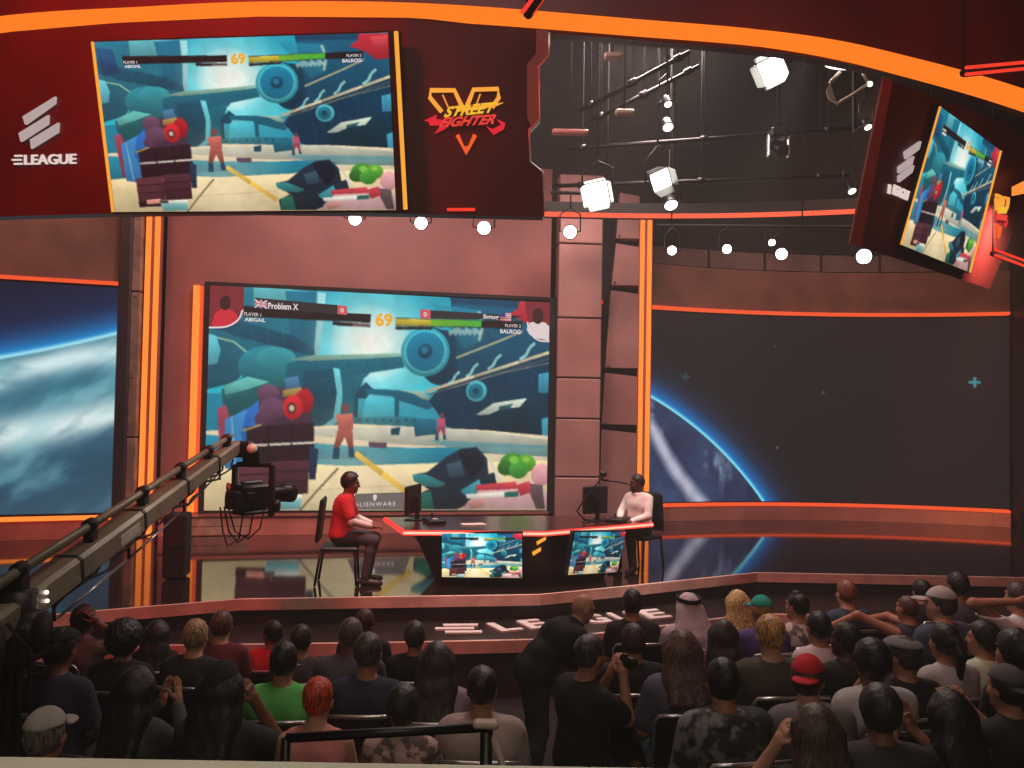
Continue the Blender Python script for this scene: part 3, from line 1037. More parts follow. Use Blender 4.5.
segs = [(6.2, 1.66, 5.50), (5.42, 1.60, 4.78), (4.70, 1.52, 3.52), (3.44, 1.42, 2.66), (2.58, 1.38, 1.102)]
lefts = {6.2: 1.60, 5.5: 1.55, 5.42: 1.55, 4.78: 1.49, 4.70: 1.48, 3.52: 1.41, 3.44: 1.41, 2.66: 1.37, 2.58: 1.37, 1.102: 1.35}
for z1, _, z0 in segs:
    zt, zb = z1, z0
    pts = [V((lefts[zt], 12.9, zt)), V((1.90, 12.9, zt - .05)), V((1.905, 12.9, zb)), V((lefts[zb], 12.9, zb))]
    MB().prism(pts, (0, .25, 0)).build('panel', M['mauve'], p2)
    MB().lathe([(.013, 0), (.013, .05)], (lefts[zb] + .05, 12.9, zb + .04), (0, -1, 0), 8).build('bolt', M['chrome'], p2)
MB().box((1.64, 13.2, 3.6), (.5, .1, 4.99)).build('core', M['black'], p2)
twin_tubes(2.02, 12.97, 1.102, 6.05, .055, 'pair of tall orange light tubes right of the main screen')

# ------------------------------------------------------------------ right LED wall (concave), base, header
def arc_xy(t):
    a, m_, b = V((2.22, 13.75)), V((5.2, 14.35)), V((8.08, 13.80))
    c = (m_ - a * .25 - b * .25) * 2
    return a * (1 - t) ** 2 + c * 2 * t * (1 - t) + b * t * t


def arc_n(t):
    d = arc_xy(min(t + .01, 1)) - arc_xy(max(t - .01, 0))
    d.normalize()
    return V((d.y, -d.x, 0))


def arc_pt(t, z, off=0.0):
    p = arc_xy(t)
    n = arc_n(t)
    return V((p.x, p.y, z)) + n * off


def arc_band(z0, z1, o0, o1, n=32, t0=0, t1=1):
    mb = MB()
    vs = []
    for i in range(n + 1):
        t = t0 + (t1 - t0) * i / n
        vs += [arc_pt(t, z0, o0), arc_pt(t, z0, o1), arc_pt(t, z1, o1), arc_pt(t, z1, o0)]
    fs = []
    for i in range(n):
        for k in range(4):
            fs.append((i * 4 + k, i * 4 + (k + 1) % 4, i * 4 + 4 + (k + 1) % 4, i * 4 + 4 + k))
    fs += [(3, 2, 1, 0), (n * 4, n * 4 + 1, n * 4 + 2, n * 4 + 3)]
    return mb.add(vs, fs)


arcL = sum((arc_xy((i + 1) / 40) - arc_xy(i / 40)).length for i in range(40))
rw = thing('led_wall', 'wide curved video wall at right showing a dark sky and blue planet limb', 'video wall', group='planet video walls')
im = paint_limb(int(arcL * 110), 341, arcL, 3.1, 'right')
put('picture', display_mesh('picture', im, lambda u, v: arc_pt(u, 4.50 - 3.1 * v, .02), 400, 200), SCR_D, rw)
arc_band(1.38, 4.52, .01, -.15).build('cabinet', M['black'], rw)
rb = thing('wall_plinth', 'bronze metal plinth below the right video wall, edged in orange light', 'plinth')
arc_band(1.102, 1.33, .12, -.15).build('panel', M['metalbase'], rb)
arc_band(1.335, 1.37, .14, -.1).build('light_strip', E_ORD, rb)
rh = thing('wall_header', 'brown panel band with an orange line above the right video wall', 'set panel')
arc_band(4.58, 5.26, .06, -.15).build('panel', M['brown'], rh)
arc_band(4.54, 4.58, .10, -.1).build('light_strip', E_ORD, rh)
gh = thing('header_panels', 'row of grey panels above the right video wall header', 'set panel')
for i in range(6):
    arc_band(5.28, 5.56, .03, -.1, 6, i / 6 + .004, (i + 1) / 6 - .004).build('panel', M['greyp'], gh)
rp = thing('set_pillar', 'dark pillar with a faint blue glow at the right edge', 'pillar', kind='thing')
MB().box((8.42, 13.7, 3.28), (.5, .4, 4.35), bev=.02).build('body', M['slate'], rp)
MB().box((8.12, 13.55, 1.25), (.07, .07, .29), bev=.01).build('end_cap', M['crane_d'], rp)


# the rear set stands further off: its floor line lies where the glossy floor starts to mirror it
KB = 1.2
sn_hud = sn
for o_ in set(bpy.data.objects) - SET_BEFORE:
    if o_.type == 'MESH':
        o_.data.transform(Matrix.Translation(CAM) @ Matrix.Scale(KB, 4) @ Matrix.Translation(-CAM))
# ------------------------------------------------------------------ overhead ring
TAB = [(-260, 9.2), (-150, 8.66), (0, 8.12), (125, 7.89), (250, 7.74), (420, 7.72), (640, 7.97), (780, 8.19), (880, 8.59), (1024, 9.62), (1160, 11.3), (1260, 13.2)]


def ringD(px):
    xs, ds = [t[0] for t in TAB], [t[1] for t in TAB]
    i = max(1, min(len(xs) - 2, next((k for k in range(len(xs) - 1) if xs[k + 1] >= px), len(xs) - 2)))
    i0 = max(0, i - 1)
    # Catmull-Rom over the table
    def tang(k):
        k0, k1 = max(0, k - 1), min(len(xs) - 1, k + 1)
        return (ds[k1] - ds[k0]) / (xs[k1] - xs[k0])
    k = next((q for q in range(len(xs) - 1) if xs[q + 1] >= px), len(xs) - 2)
    h = xs[k + 1] - xs[k]
    t = (px - xs[k]) / h
    return ((2 * t ** 3 - 3 * t ** 2 + 1) * ds[k] + (t ** 3 - 2 * t ** 2 + t) * h * tang(k) + (-2 * t ** 3 + 3 * t ** 2) * ds[k + 1] + (t ** 3 - t ** 2) * h * tang(k + 1))


def ring_pt(px, z, f=1.0, off=0.0):
    D = ringD(px)
    x = (px - 512) / F_PX * D
    return V((x * f, D * f + off, z))


ZR = 2.85 + 3.66
ring = thing('ring_light', 'big curved amber light band hanging above the stage across the top', 'light')
mb = MB()
vs, fs = [], []
PXS = list(range(-260, 1261, 20))
for px in PXS:
    hh = .070 + .012 * max(0, (120 - px) / 120) + .050 * max(0, min(1.6, (px - 760) / 264))
    for (dy, dz) in ((0, -hh), (0, hh), (.06, hh), (.06, -hh)):
        vs.append(ring_pt(px, ZR + dz, 1.0, dy))
for i in range(len(PXS) - 1):
    for k in range(4):
        fs.append((i * 4 + k, i * 4 + (k + 1) % 4, i * 4 + 4 + (k + 1) % 4, i * 4 + 4 + k))
mb.add(vs, fs).build('band', E_BAND, ring)
for px in PXS[::8]:
    p = ring_pt(px, ZR, 1.0, .24)
    MB().tube([p, p + V((0, 0, 9.0 - ZR))], .02, 6).build('hanger_rod', M['soffit'], ring)
vs, fs = [], []
for px in PXS:
    for (dy, z) in ((.07, ZR - .10), (.07, ZR + 1.6), (.2, ZR + 1.6), (.2, ZR - .10)):
        vs.append(ring_pt(px, z, 1.0, dy))
for i in range(len(PXS) - 1):
    for k in range(4):
        fs.append((i * 4 + k, i * 4 + (k + 1) % 4, i * 4 + 4 + (k + 1) % 4, i * 4 + 4 + k))
MB().add(vs, fs).build('backing', M['fascia'], ring)

FZ1, FZ0, FT = ZR - .06, 4.70, 1.042
fa = thing('overhead_fascia', 'dark maroon hanging fascia at upper left carrying two logos and a screen', 'fascia')
cols = [-200, -100, 0, 100, 250, 400]
mb = MB()
for a, b in zip(cols, cols[1:]):
    T0, T1 = ring_pt(a, FZ1), ring_pt(b, FZ1)
    B0, B1 = ring_pt(a, FZ0, FT), ring_pt(b, FZ0, FT)
    off = V((0, .15, 0))
    mb.hexa([B0, B1, B1 + off, B0 + off, T0, T1, T1 + off, T0 + off])
mb.build('panel', M['fascia'], fa)
PJ = Plane(ring_pt(400, FZ1), ring_pt(560, FZ1), ring_pt(400, FZ0, FT))
jag = [(549, 33), (549, 56), (539, 67), (540, 119), (529, 130), (530, 162), (542, 172), (543, 217)]
jp = [PJ.hit(x, y) for x, y in jag]
MB().prism([ring_pt(400, FZ1)] + jp + [ring_pt(400, FZ0, FT)], V((0, .15, 0))).build('end_panel', M['fascia'], fa)
MB().tube([p + PJ.n * .01 for p in jp], .012, 6).build('edge_trim', M['silver'], fa, 'thin silver edge trim')
jg2 = [(527, 34), (549, 34), (549, 55), (539, 66), (539, 90), (528, 90), (527, 62), (536, 52), (536, 44)]
MB().prism([PJ.hit(x, y, .004) for x, y in ((536, 30), (548, 30), (548, 56), (538, 67), (539, 118), (531, 126), (527, 118), (527, 64), (536, 54))], PJ.n * .012).build('side_panel', M['fascia_edge'], fa, 'lighter red side panel')
PL0 = Plane(ring_pt(0, FZ1), ring_pt(100, FZ1), ring_pt(0, FZ0, FT))
g_sil = M['sign']
for k, pts in enumerate([[(24.5, 117), (57, 97), (56.5, 104), (27, 125)], [(20.5, 133.5), (50, 115.5), (49.5, 124.5), (22.5, 142)], [(32, 140), (60, 123), (59.5, 132.5), (33, 149)]]):
    MB().prism([PL0.hit(x, y, .004) for x, y in pts], PL0.n * .03).build('logo_bar', g_sil, fa, 'slanted silver logo bar')
for k, (x0, x1, y) in enumerate(((15.5, 23, 156), (13, 22, 160), (15, 23, 164))):
    MB().prism([PL0.hit(a, b, .004) for a, b in ((x0, y - .8), (x1, y - 1), (x1, y + .7), (x0, y + .9))], PL0.n * .02).build('logo_bar', M['signw'], fa)
text_fit('wordmark', 'LEAGUE', PL0.hit(25.5, 165), PL0.hit(77, 164), PL0.hit(25.5, 155), M['signw'], fa, PL0.n, .004, .014, extrude=.02, label='white wordmark')


def v_logo(P, q, parent):
    """outlined V with two slanted words; q maps the emblem's own 0..100 square to the picture"""
    g1, g2, g3 = emis('logo_gold', (255, 168, 62), 1.0), emis('logo_red', (232, 40, 56), .95), emis('logo_orange', (250, 96, 40), .95)
    g4 = emis('logo_scarlet', (244, 70, 58), .95)
    g0 = emis('logo_yellow', (250, 190, 50), 1.0)
    h = lambda x, y, o=.01: P.hit(*q(x, y), o)
    V1 = [(3, 12), (8, 4), (40, 4), (52, 30), (66, 3), (96, 2), (100, 8), (98, 22), (90, 32)]
    for pts in ([(20, 36), (4, 16), (5, 6), (37, 6), (47, 28)], [(54, 28), (63, 5), (96, 4), (97, 16), (88, 30)]):
        MB().tube([h(x, y) for x, y in pts], .022, 6).build('emblem_outline', g1, parent, 'glowing orange emblem outline')
    for pts in ([(21, 12), (29, 30)], [(72, 11), (66, 28)]):
        MB().tube([h(x, y) for x, y in pts], .007, 5).build('emblem_line', g1, parent)
    MB().tube([h(x, y) for x, y in ((41, 68), (53, 93), (65, 68))], .022, 6).build('emblem_tip', g3, parent)
    MB().prism([h(x, y, .006) for x, y in ((49, 86), (53, 83), (57, 86), (53, 96))], P.n * .01).build('emblem_tip', g3, parent)
    # brush-like swashes
    MB().prism([h(x, y, .004) for x, y in ((-4, 48), (14, 40), (12, 46), (26, 48), (18, 55), (4, 55), (2, 50))], P.n * .012).build('swash', g2, parent)
    MB().prism([h(x, y, .004) for x, y in ((26, 52), (34, 50), (24, 60), (10, 67), (16, 58))], P.n * .012).build('swash', g2, parent)
    MB().prism([h(x, y, .004) for x, y in ((80, 56), (88, 60), (100, 54), (94, 46), (106, 52), (104, 60), (90, 68))], P.n * .012).build('swash', g2, parent)
    text_fit('emblem_word', 'STREET', h(22, 44, .012), h(88, 37, .012), h(29, 29, .012), g0, parent, P.n, .004, .03, .0, .015)
    MB().prism([h(x, y, .006) for x, y in ((40, 30), (64, 26), (48, 31), (104, 23), (94, 28), (74, 32), (40, 36))], P.n * .012).build('swash', g1, parent)
    text_fit('emblem_word', 'FIGHTER', h(16, 58, .014), h(90, 53, .014), h(24, 44, .014), g4, parent, P.n, .006, .03, .0, .015)


v_logo(PJ, lambda x, y: (427 + x * .74, 86 + y * .72), fa)
rs_ = MB()
rs_.tube([PJ.hit(447, 209.5, .02), PJ.hit(475, 209.5, .02)], .015, 6)
rs_.build('lower_light', E_RED, fa, 'short red light at the lower edge')

# hanging screen on the left fascia
h_tl, h_tr = at(92, 42, 7.80), at(389, 32, 7.52)
h_bl, h_br = at(113, 212, 8.10), at(397, 210, 7.82)
PH = Plane(h_tl, h_tr, h_bl)
h_tl, h_tr, h_bl, h_br = PH.hit(94, 42), PH.hit(388, 32.5), PH.hit(115, 212), PH.hit(396, 210)
HS = thing('hanging_screen', 'large hanging screen at upper left showing the hangar game picture', 'screen', group='screens showing the game')
hs = quad_surf(h_tl, h_tr, h_bl, h_br)
put('picture', display_mesh('picture', HANGAR, hs, 280, 180), SCR, HS)
nb = -PH.n
MB().prism([V(hs(-.01, -.012)) + nb * .012, V(hs(1.035, -.012)) + nb * .012, V(hs(1.035, 1.012)) + nb * .012, V(hs(-.01, 1.012)) + nb * .012], nb * .1).build('cabinet', M['black'], HS)
MB().tube([PH.hit(92.5, 42, .0), PH.hit(113, 212, .0)], .016, 6).build('light_strip', E_YEL, HS, 'thin amber light strip')
MB().tube([PH.hit(396, 31.5, .0), PH.hit(405.5, 209.5, .0)], .02, 6).build('light_strip', E_YEL, HS)
hud_text(HS, hs, PH.n, False)

# right fascia, turned away, with its own screen
r_tl, r_tr, r_bl = at(941, 107, 8.9), at(1001, 150, 10.29), at(902, 245, 9.4)
PR = Plane(r_tl, r_tr, r_bl)
fr = thing('overhead_fascia', 'dark maroon hanging fascia at upper right, turned away to the side', 'fascia')
q = lambda x, y, o=-.08: PR.hit(x, y, o)
MB().prism([q(889, 80), q(1000, 121), q(1046, 152), q(1026, 200), q(990, 289), q(852, 244)], -PR.n * .03).build('panel', M['fascia'], fr)
MB().prism([q(884, 77, -.06), q(893, 80, -.06), q(861, 247, -.06), q(850, 244, -.06)], -PR.n * .02).build('edge_panel', M['fascia_edge'], fr, 'lighter red edge panel')
for pts in [[(903, 152), (919, 141), (917, 149), (904, 159)], [(897, 167), (912, 156), (910, 164), (897, 173)], [(897, 176), (912, 165), (910, 172), (897, 182)]]:
    MB().prism([q(x, y, -.075) for x, y in pts], PR.n * .03).build('logo_bar', M['sign'], fr, 'slanted silver logo bar')
text_fit('wordmark', 'LEAGUE', q(891, 194), q(907, 201), q(893, 184), M['signw'], fr, PR.n, .006, .014, extrude=.02)
MB().prism([q(x, y, -.075) for x, y in ((888, 184), (890, 185), (889, 194), (887, 193))], PR.n * .02).build('logo_bar', M['signw'], fr)
v_logo(type('P', (), {'n': PR.n, 'hit': staticmethod(lambda x, y, o=0: PR.hit(x, y, o - .07))}), lambda x, y: (996 + x * .13 - y * .05, 192 + y * .46 + x * .05), fr)
for x_, y_ in ((905, 100), (985, 140)):
    a_ = q(x_, y_, -.12)
    b_ = a_ + V((0, 1.3, .1))
    MB().tube([a_, b_, V((b_.x, b_.y, 9.0))], .02, 6).build('hanger_rod', M['soffit'], fr)
RS = thing('hanging_screen', 'narrow looking side screen at upper right showing the hangar game picture', 'screen', group='screens showing the game')
rsf = quad_surf(PR.hit(941, 107), PR.hit(1000, 150), PR.hit(902, 245), PR.hit(969, 272))
put('picture', display_mesh('picture', HANGAR, rsf, 160, 150), SCR_D, RS)
MB().prism([V(rsf(-.02, -.01)) - PR.n * .01, V(rsf(1.03, -.01)) - PR.n * .01, V(rsf(1.03, 1.01)) - PR.n * .01, V(rsf(-.02, 1.01)) - PR.n * .01], -PR.n * .06).build('cabinet', M['black'], RS)
MB().tube([V(rsf(-.012, 0)), V(rsf(-.012, 1))], .012, 6).build('light_strip', E_YEL, RS)
MB().tube([V(rsf(1.02, 0)), V(rsf(1.02, 1))], .014, 6).build('light_strip', E_YEL, RS)
hud_text(RS, rsf, PR.n, False)

# far side of the ring, above the rear set
rr = thing('rear_ring_light', 'thin red light line curving above the rear set', 'light')
mb = MB()
pth = []
for i in range(25):
    t = i / 24
    x = 545 + (868 - 545) * t
    y = 214 + 3.4 * math.sin(PI * min(1, t * 1.0)) - 3.2 * t
    pth.append(at(x, y, 13.3 + .45 * math.sin(PI * t) - .4 * t))
mb.tube(pth, .038, 8)
mb.build('tube', emis('red_orange_line', (255, 96, 66), 1.2), rr)
mb = MB()
for a, b in zip(pth, pth[1:]):
    mb.hexa([a + V((0, .06, -.02)), b + V((0, .06, -.02)), b + V((0, .2, -.02)), a + V((0, .2, -.02)),
             a + V((0, .06, .22)), b + V((0, .06, .22)), b + V((0, .2, .22)), a + V((0, .2, .22))])
mb.build('backing', M['black'], rr)
for i, (a, b, lab) in enumerate((((995, 252.5, 10.8), (1040, 269, 11.4), 'red double light line low on the right edge below the side screen'),
                                 ((966, 71, 8.6), (1045, 63.5, 9.4), 'thin red light line at the upper right above the amber ring'),
                                 ((527, 13, 7.6), (541, -6, 7.4), 'slanted orange double light line at the top, left of centre'))):
    t = thing('red_light_line', lab, 'light', group='short red light lines')
    A, B = at(*a), at(*b)
    for s in (-1, 1):
        o = V((.045 * s if i == 2 else 0, 0, 0 if i == 2 else .035 * s))
        MB().tube([A + o, B + o], .018, 6).build('tube', E_RED, t)
    MB().tube([A + V((0, .05, 0)), B + V((0, .05, 0))], .045, 6).build('channel', M['black'], t)
    for e_ in (A, B):
        MB().tube([e_ + V((0, .05, 0)), V((e_.x, e_.y + .05, 9.0))], .012, 6).build('hanger', M['soffit'], t)
o = MB().prism([at(1014, 186, 10.6), at(1030, 178, 10.9), at(1030, 192, 10.9), at(1014, 195, 10.6)], (0, .05, 0)).build('light_plate', E_OR)
tag(o, 'small orange light plate at the right edge beside the side screen', 'light')
# ------------------------------------------------------------------ continuous figures: blended volumes -> one surface
def surface_nets(F, org, h):
    nx, ny, nz = F.shape
    s = F < 0
    cx = s[:-1, :-1, :-1].astype(np.int8)
    cnt = np.zeros((nx - 1, ny - 1, nz - 1), np.int8)
    for i in (0, 1):
        for j in (0, 1):
            for k in (0, 1):
                cnt += s[i:nx - 1 + i, j:ny - 1 + j, k:nz - 1 + k]
    act = (cnt > 0) & (cnt < 8)
    I = np.argwhere(act)
    if len(I) == 0:
        return np.zeros((0, 3)), []
    vid = -np.ones(act.shape, np.int64)
    vid[act] = np.arange(len(I))
    acc = np.zeros((len(I), 3))
    num = np.zeros(len(I))
    offs = [(0, 0, 0), (1, 0, 0), (0, 1, 0), (1, 1, 0), (0, 0, 1), (1, 0, 1), (0, 1, 1), (1, 1, 1)]
    val = [F[I[:, 0] + o[0], I[:, 1] + o[1], I[:, 2] + o[2]] for o in offs]
    for a in range(8):
        for ax in range(3):
            if offs[a][ax]:
                continue
            ob = list(offs[a])
            ob[ax] = 1
            b = offs.index(tuple(ob))
            fa_, fb_ = val[a], val[b]
            m = (fa_ < 0) != (fb_ < 0)
            t = fa_[m] / (fa_[m] - fb_[m])
            p = np.tile(np.array(offs[a], float), (m.sum(), 1))
            p[:, ax] = t
            acc[m] += p
            num[m] += 1
    v = (I + acc / num[:, None]) * h + org
    faces = []
    for ax in range(3):
        a1, a2 = (ax + 1) % 3, (ax + 2) % 3
        sl0, sl1 = [slice(None)] * 3, [slice(None)] * 3
        sl0[ax], sl1[ax] = slice(0, -1), slice(1, None)
        ch = s[tuple(sl0)] != s[tuple(sl1)]
        E = np.argwhere(ch)
        ok = (E[:, a1] > 0) & (E[:, a2] > 0) & (E[:, a1] < F.shape[a1] - 1) & (E[:, a2] < F.shape[a2] - 1)
        E = E[ok]
        if not len(E):
            continue
        ins = s[E[:, 0], E[:, 1], E[:, 2]]
        q = []
        for d1, d2 in ((-1, -1), (0, -1), (0, 0), (-1, 0)):
            c = E.copy()
            c[:, a1] += d1
            c[:, a2] += d2
            q.append(vid[c[:, 0], c[:, 1], c[:, 2]])
        q = np.stack(q, 1)
        q[~ins] = q[~ins][:, ::-1]
        faces.append(q)
    return v, np.concatenate(faces)


def A3(p):
    return np.array(p, float)


class Body:
    """a blend of tapered limbs and ellipsoids; cuts trim cloth to clean hems"""
    def __init__(s):
        s.pr = []

    def cap(s, a, b, ra, rb=None, k=.03):
        s.pr.append(('c', A3(a), A3(b), ra, ra if rb is None else rb, k))
        return s

    def ell(s, c, r, R=None, k=.02, cut=None, neg=False):
        s.pr.append(('e', A3(c), A3(r), np.eye(3) if R is None else np.array(R), cut, k, neg))
        return s

    def chain(s, pts, rs, k=.03):
        for i in range(len(pts) - 1):
            s.cap(pts[i], pts[i + 1], rs[i], rs[i + 1], k)
        return s

    def mesh(s, name, h, cuts=(), wob=0.0, wf=60.0, pad=.03, smooth=1):
        lo, hi = np.full(3, 1e9), np.full(3, -1e9)
        for p in s.pr:
            if p[0] == 'c':
                r = max(p[3], p[4])
                lo = np.minimum(lo, np.minimum(p[1], p[2]) - r)
                hi = np.maximum(hi, np.maximum(p[1], p[2]) + r)
            elif not p[6]:
                r = p[2].max()
                lo = np.minimum(lo, p[1] - r)
                hi = np.maximum(hi, p[1] + r)
        lo -= pad
        hi += pad
        n = np.ceil((hi - lo) / h).astype(int) + 1
        F = np.full(n, .2, np.float32)
        ax = [lo[i] + np.arange(n[i]) * h for i in range(3)]
        for p in s.pr:
            if p[0] == 'c':
                r, k = max(p[3], p[4]), p[5]
                plo, phi = np.minimum(p[1], p[2]) - r - k - 2 * h, np.maximum(p[1], p[2]) + r + k + 2 * h
            else:
                k = p[5]
                plo, phi = p[1] - p[2].max() - k - 2 * h, p[1] + p[2].max() + k + 2 * h
            i0 = np.clip(np.floor((plo - lo) / h).astype(int), 0, n)
            i1 = np.clip(np.ceil((phi - lo) / h).astype(int) + 1, 0, n)
            sl = tuple(slice(i0[q], i1[q]) for q in range(3))
            X = ax[0][sl[0]][:, None, None]
            Y = ax[1][sl[1]][None, :, None]
            Z = ax[2][sl[2]][None, None, :]
            if p[0] == 'c':
                d = p[2] - p[1]
                L2 = float(d @ d) or 1e-9
                t = np.clip(((X - p[1][0]) * d[0] + (Y - p[1][1]) * d[1] + (Z - p[1][2]) * d[2]) / L2, 0, 1)
                D = np.sqrt((X - p[1][0] - t * d[0]) ** 2 + (Y - p[1][1] - t * d[1]) ** 2 + (Z - p[1][2] - t * d[2]) ** 2) - (p[3] + (p[4] - p[3]) * t)
            else:
                R = p[3]
                x, y, z = X - p[1][0], Y - p[1][1], Z - p[1][2]
                l = [R[0][q] * x + R[1][q] * y + R[2][q] * z for q in range(3)]     # R^T * p
                k0 = np.sqrt(sum((l[q] / p[2][q]) ** 2 for q in range(3)))
                k1 = np.sqrt(sum((l[q] / p[2][q] ** 2) ** 2 for q in range(3)))
                D = k0 * (k0 - 1) / np.maximum(k1, 1e-6)
                if p[4] is not None:
                    for (nx, ny, nz, c) in p[4]:
                        D = np.maximum(D, nx * l[0] + ny * l[1] + nz * l[2] - c)
                if p[6]:
                    F[sl] = np.maximum(F[sl], -D)
                    continue
            G = F[sl]
            if k > 0:
                hh = np.maximum(k - np.abs(G - D), 0) / k
                F[sl] = np.minimum(G, D) - hh * hh * k * .25
            else:
                F[sl] = np.minimum(G, D)
        X, Y, Z = ax[0][:, None, None], ax[1][None, :, None], ax[2][None, None, :]
        if wob:
            F += wob * (np.sin(X * wf + 2 * np.sin(Y * wf * .6)) * np.sin(Y * wf * 1.1 + 1) * np.sin(Z * wf * .7 + 2 * np.sin(X * wf * .4)))
        for (nx, ny, nz, c) in cuts:
            F = np.maximum(F, nx * X + ny * Y + nz * Z - c)
        F[0], F[-1], F[:, 0], F[:, -1], F[:, :, 0], F[:, :, -1] = .1, .1, .1, .1, .1, .1
        v, f = surface_nets(F, lo, h)
        me = bpy.data.meshes.new(name)
        me.vertices.add(len(v))
        me.vertices.foreach_set('co', v.ravel())
        nf = len(f)
        me.loops.add(nf * 4)
        me.polygons.add(nf)
        f = np.asarray(f).ravel()
        me.loops.foreach_set('vertex_index', f)
        me.polygons.foreach_set('loop_start', np.arange(nf) * 4)
        me.polygons.foreach_set('use_smooth', np.ones(nf, bool))
        me.update(calc_edges=True)
        return me


def rotm(yaw, pitch=0.0, roll=0.0):
    return np.array(Matrix.Rotation(math.radians(yaw), 3, 'Z') @ Matrix.Rotation(math.radians(pitch), 3, 'X') @ Matrix.Rotation(math.radians(roll), 3, 'Y'))


def unit(v):
    v = A3(v)
    return v / (np.linalg.norm(v) or 1)


def add_hand(b, w, d, n, side, curl=.5, spread=1.0):
    """wrist w, hand direction d, palm faces n, thumb on side*(d x n)"""
    w, d = A3(w), unit(d)
    n = unit(A3(n) - d * float(A3(n) @ d))
    s = np.cross(d, n) * side
    b.cap(w, w + d * .035, .025, .028, .015)
    for q in (-.027, -.009, .009, .027):
        b.cap(w + d * .02 + s * q * .7, w + d * .085 + s * q, .0125, .0115, .012)
    for q, L in ((.029, .066), (.0095, .076), (-.0095, .071), (-.028, .055)):
        p = w + d * .086 + s * q
        dd = d + s * q * 4 * spread
        for j, (fr, r0, r1) in enumerate(((.45, .0092, .0088), (.32, .0088, .0082), (.23, .0082, .0072))):
            a = curl * (.45 + j * .55)
            e = unit(unit(dd) * math.cos(a) + n * math.sin(a))
            p2 = p + e * L * fr
            b.cap(p, p2, r0, r1, .003)
            p = p2
    t0 = w + d * .03 + s * .024
    e1 = unit(d * .65 + s * .75 + n * .25)
    e2 = unit(d * .95 + s * .25 + n * .35)
    t1 = t0 + e1 * .036
    b.cap(t0, t1, .014, .0115, .008)
    b.cap(t1, t1 + e2 * .028, .0105, .0095, .003)
    b.cap(t1 + e2 * .028, t1 + e2 * .028 + unit(e2 + n * .5) * .022, .0095, .0078, .003)


# seated figure: +Y forward, origin on the floor under the hips
HIP, KNEE, ANK = (.092, .0, .575), (.112, .37, .535), (.112, .20, .085)
POSE = {}


def arms(name, **kw):
    POSE[name] = kw


# each arm: elbow, wrist, hand direction, palm normal, curl   (right arm, mirrored for the left)
LAP = ((.212, .05, .74), (.11, .25, .665), (-.35, .9, -.2), (0, -.1, -1), .55)
CLAP = ((.21, .20, .80), (.055, .36, 1.00), (-.18, .25, .95), (-1, 0, 0), .12)
FACE = ((.24, .22, .86), (.13, .15, 1.09), (-.35, -.2, .9), (-.9, .1, -.2), .7)
BEHIND = ((.40, .10, 1.16), (.17, -.10, 1.20), (-.9, -.2, .25), (0, 1, 0), .4)
HOLD = ((.21, .18, .80), (.09, .34, .98), (-.3, .35, .85), (-.4, .8, 0), .8)
THIGH = ((.26, .05, .76), (.16, .26, .665), (-.2, .95, -.25), (0, -.2, -1), .35)
UPEAR = ((.33, .14, 1.02), (.125, .03, 1.17), (-.3, -.35, .85), (-1, 0, 0), .45)
POSES = dict(lap=(LAP, LAP), clap=(CLAP, CLAP), face_r=(FACE, LAP), face_l=(LAP, FACE), behind=(BEHIND, BEHIND), behind_r=(BEHIND, LAP),
             hold=(HOLD, HOLD), thigh=(THIGH, THIGH), hold_r=(HOLD, LAP), ear_l=(LAP, UPEAR), ear_r=(UPEAR, LAP))

MESHES = {}


def cached(key, fn):
    if key not in MESHES:
        MESHES[key] = fn()
    return MESHES[key]


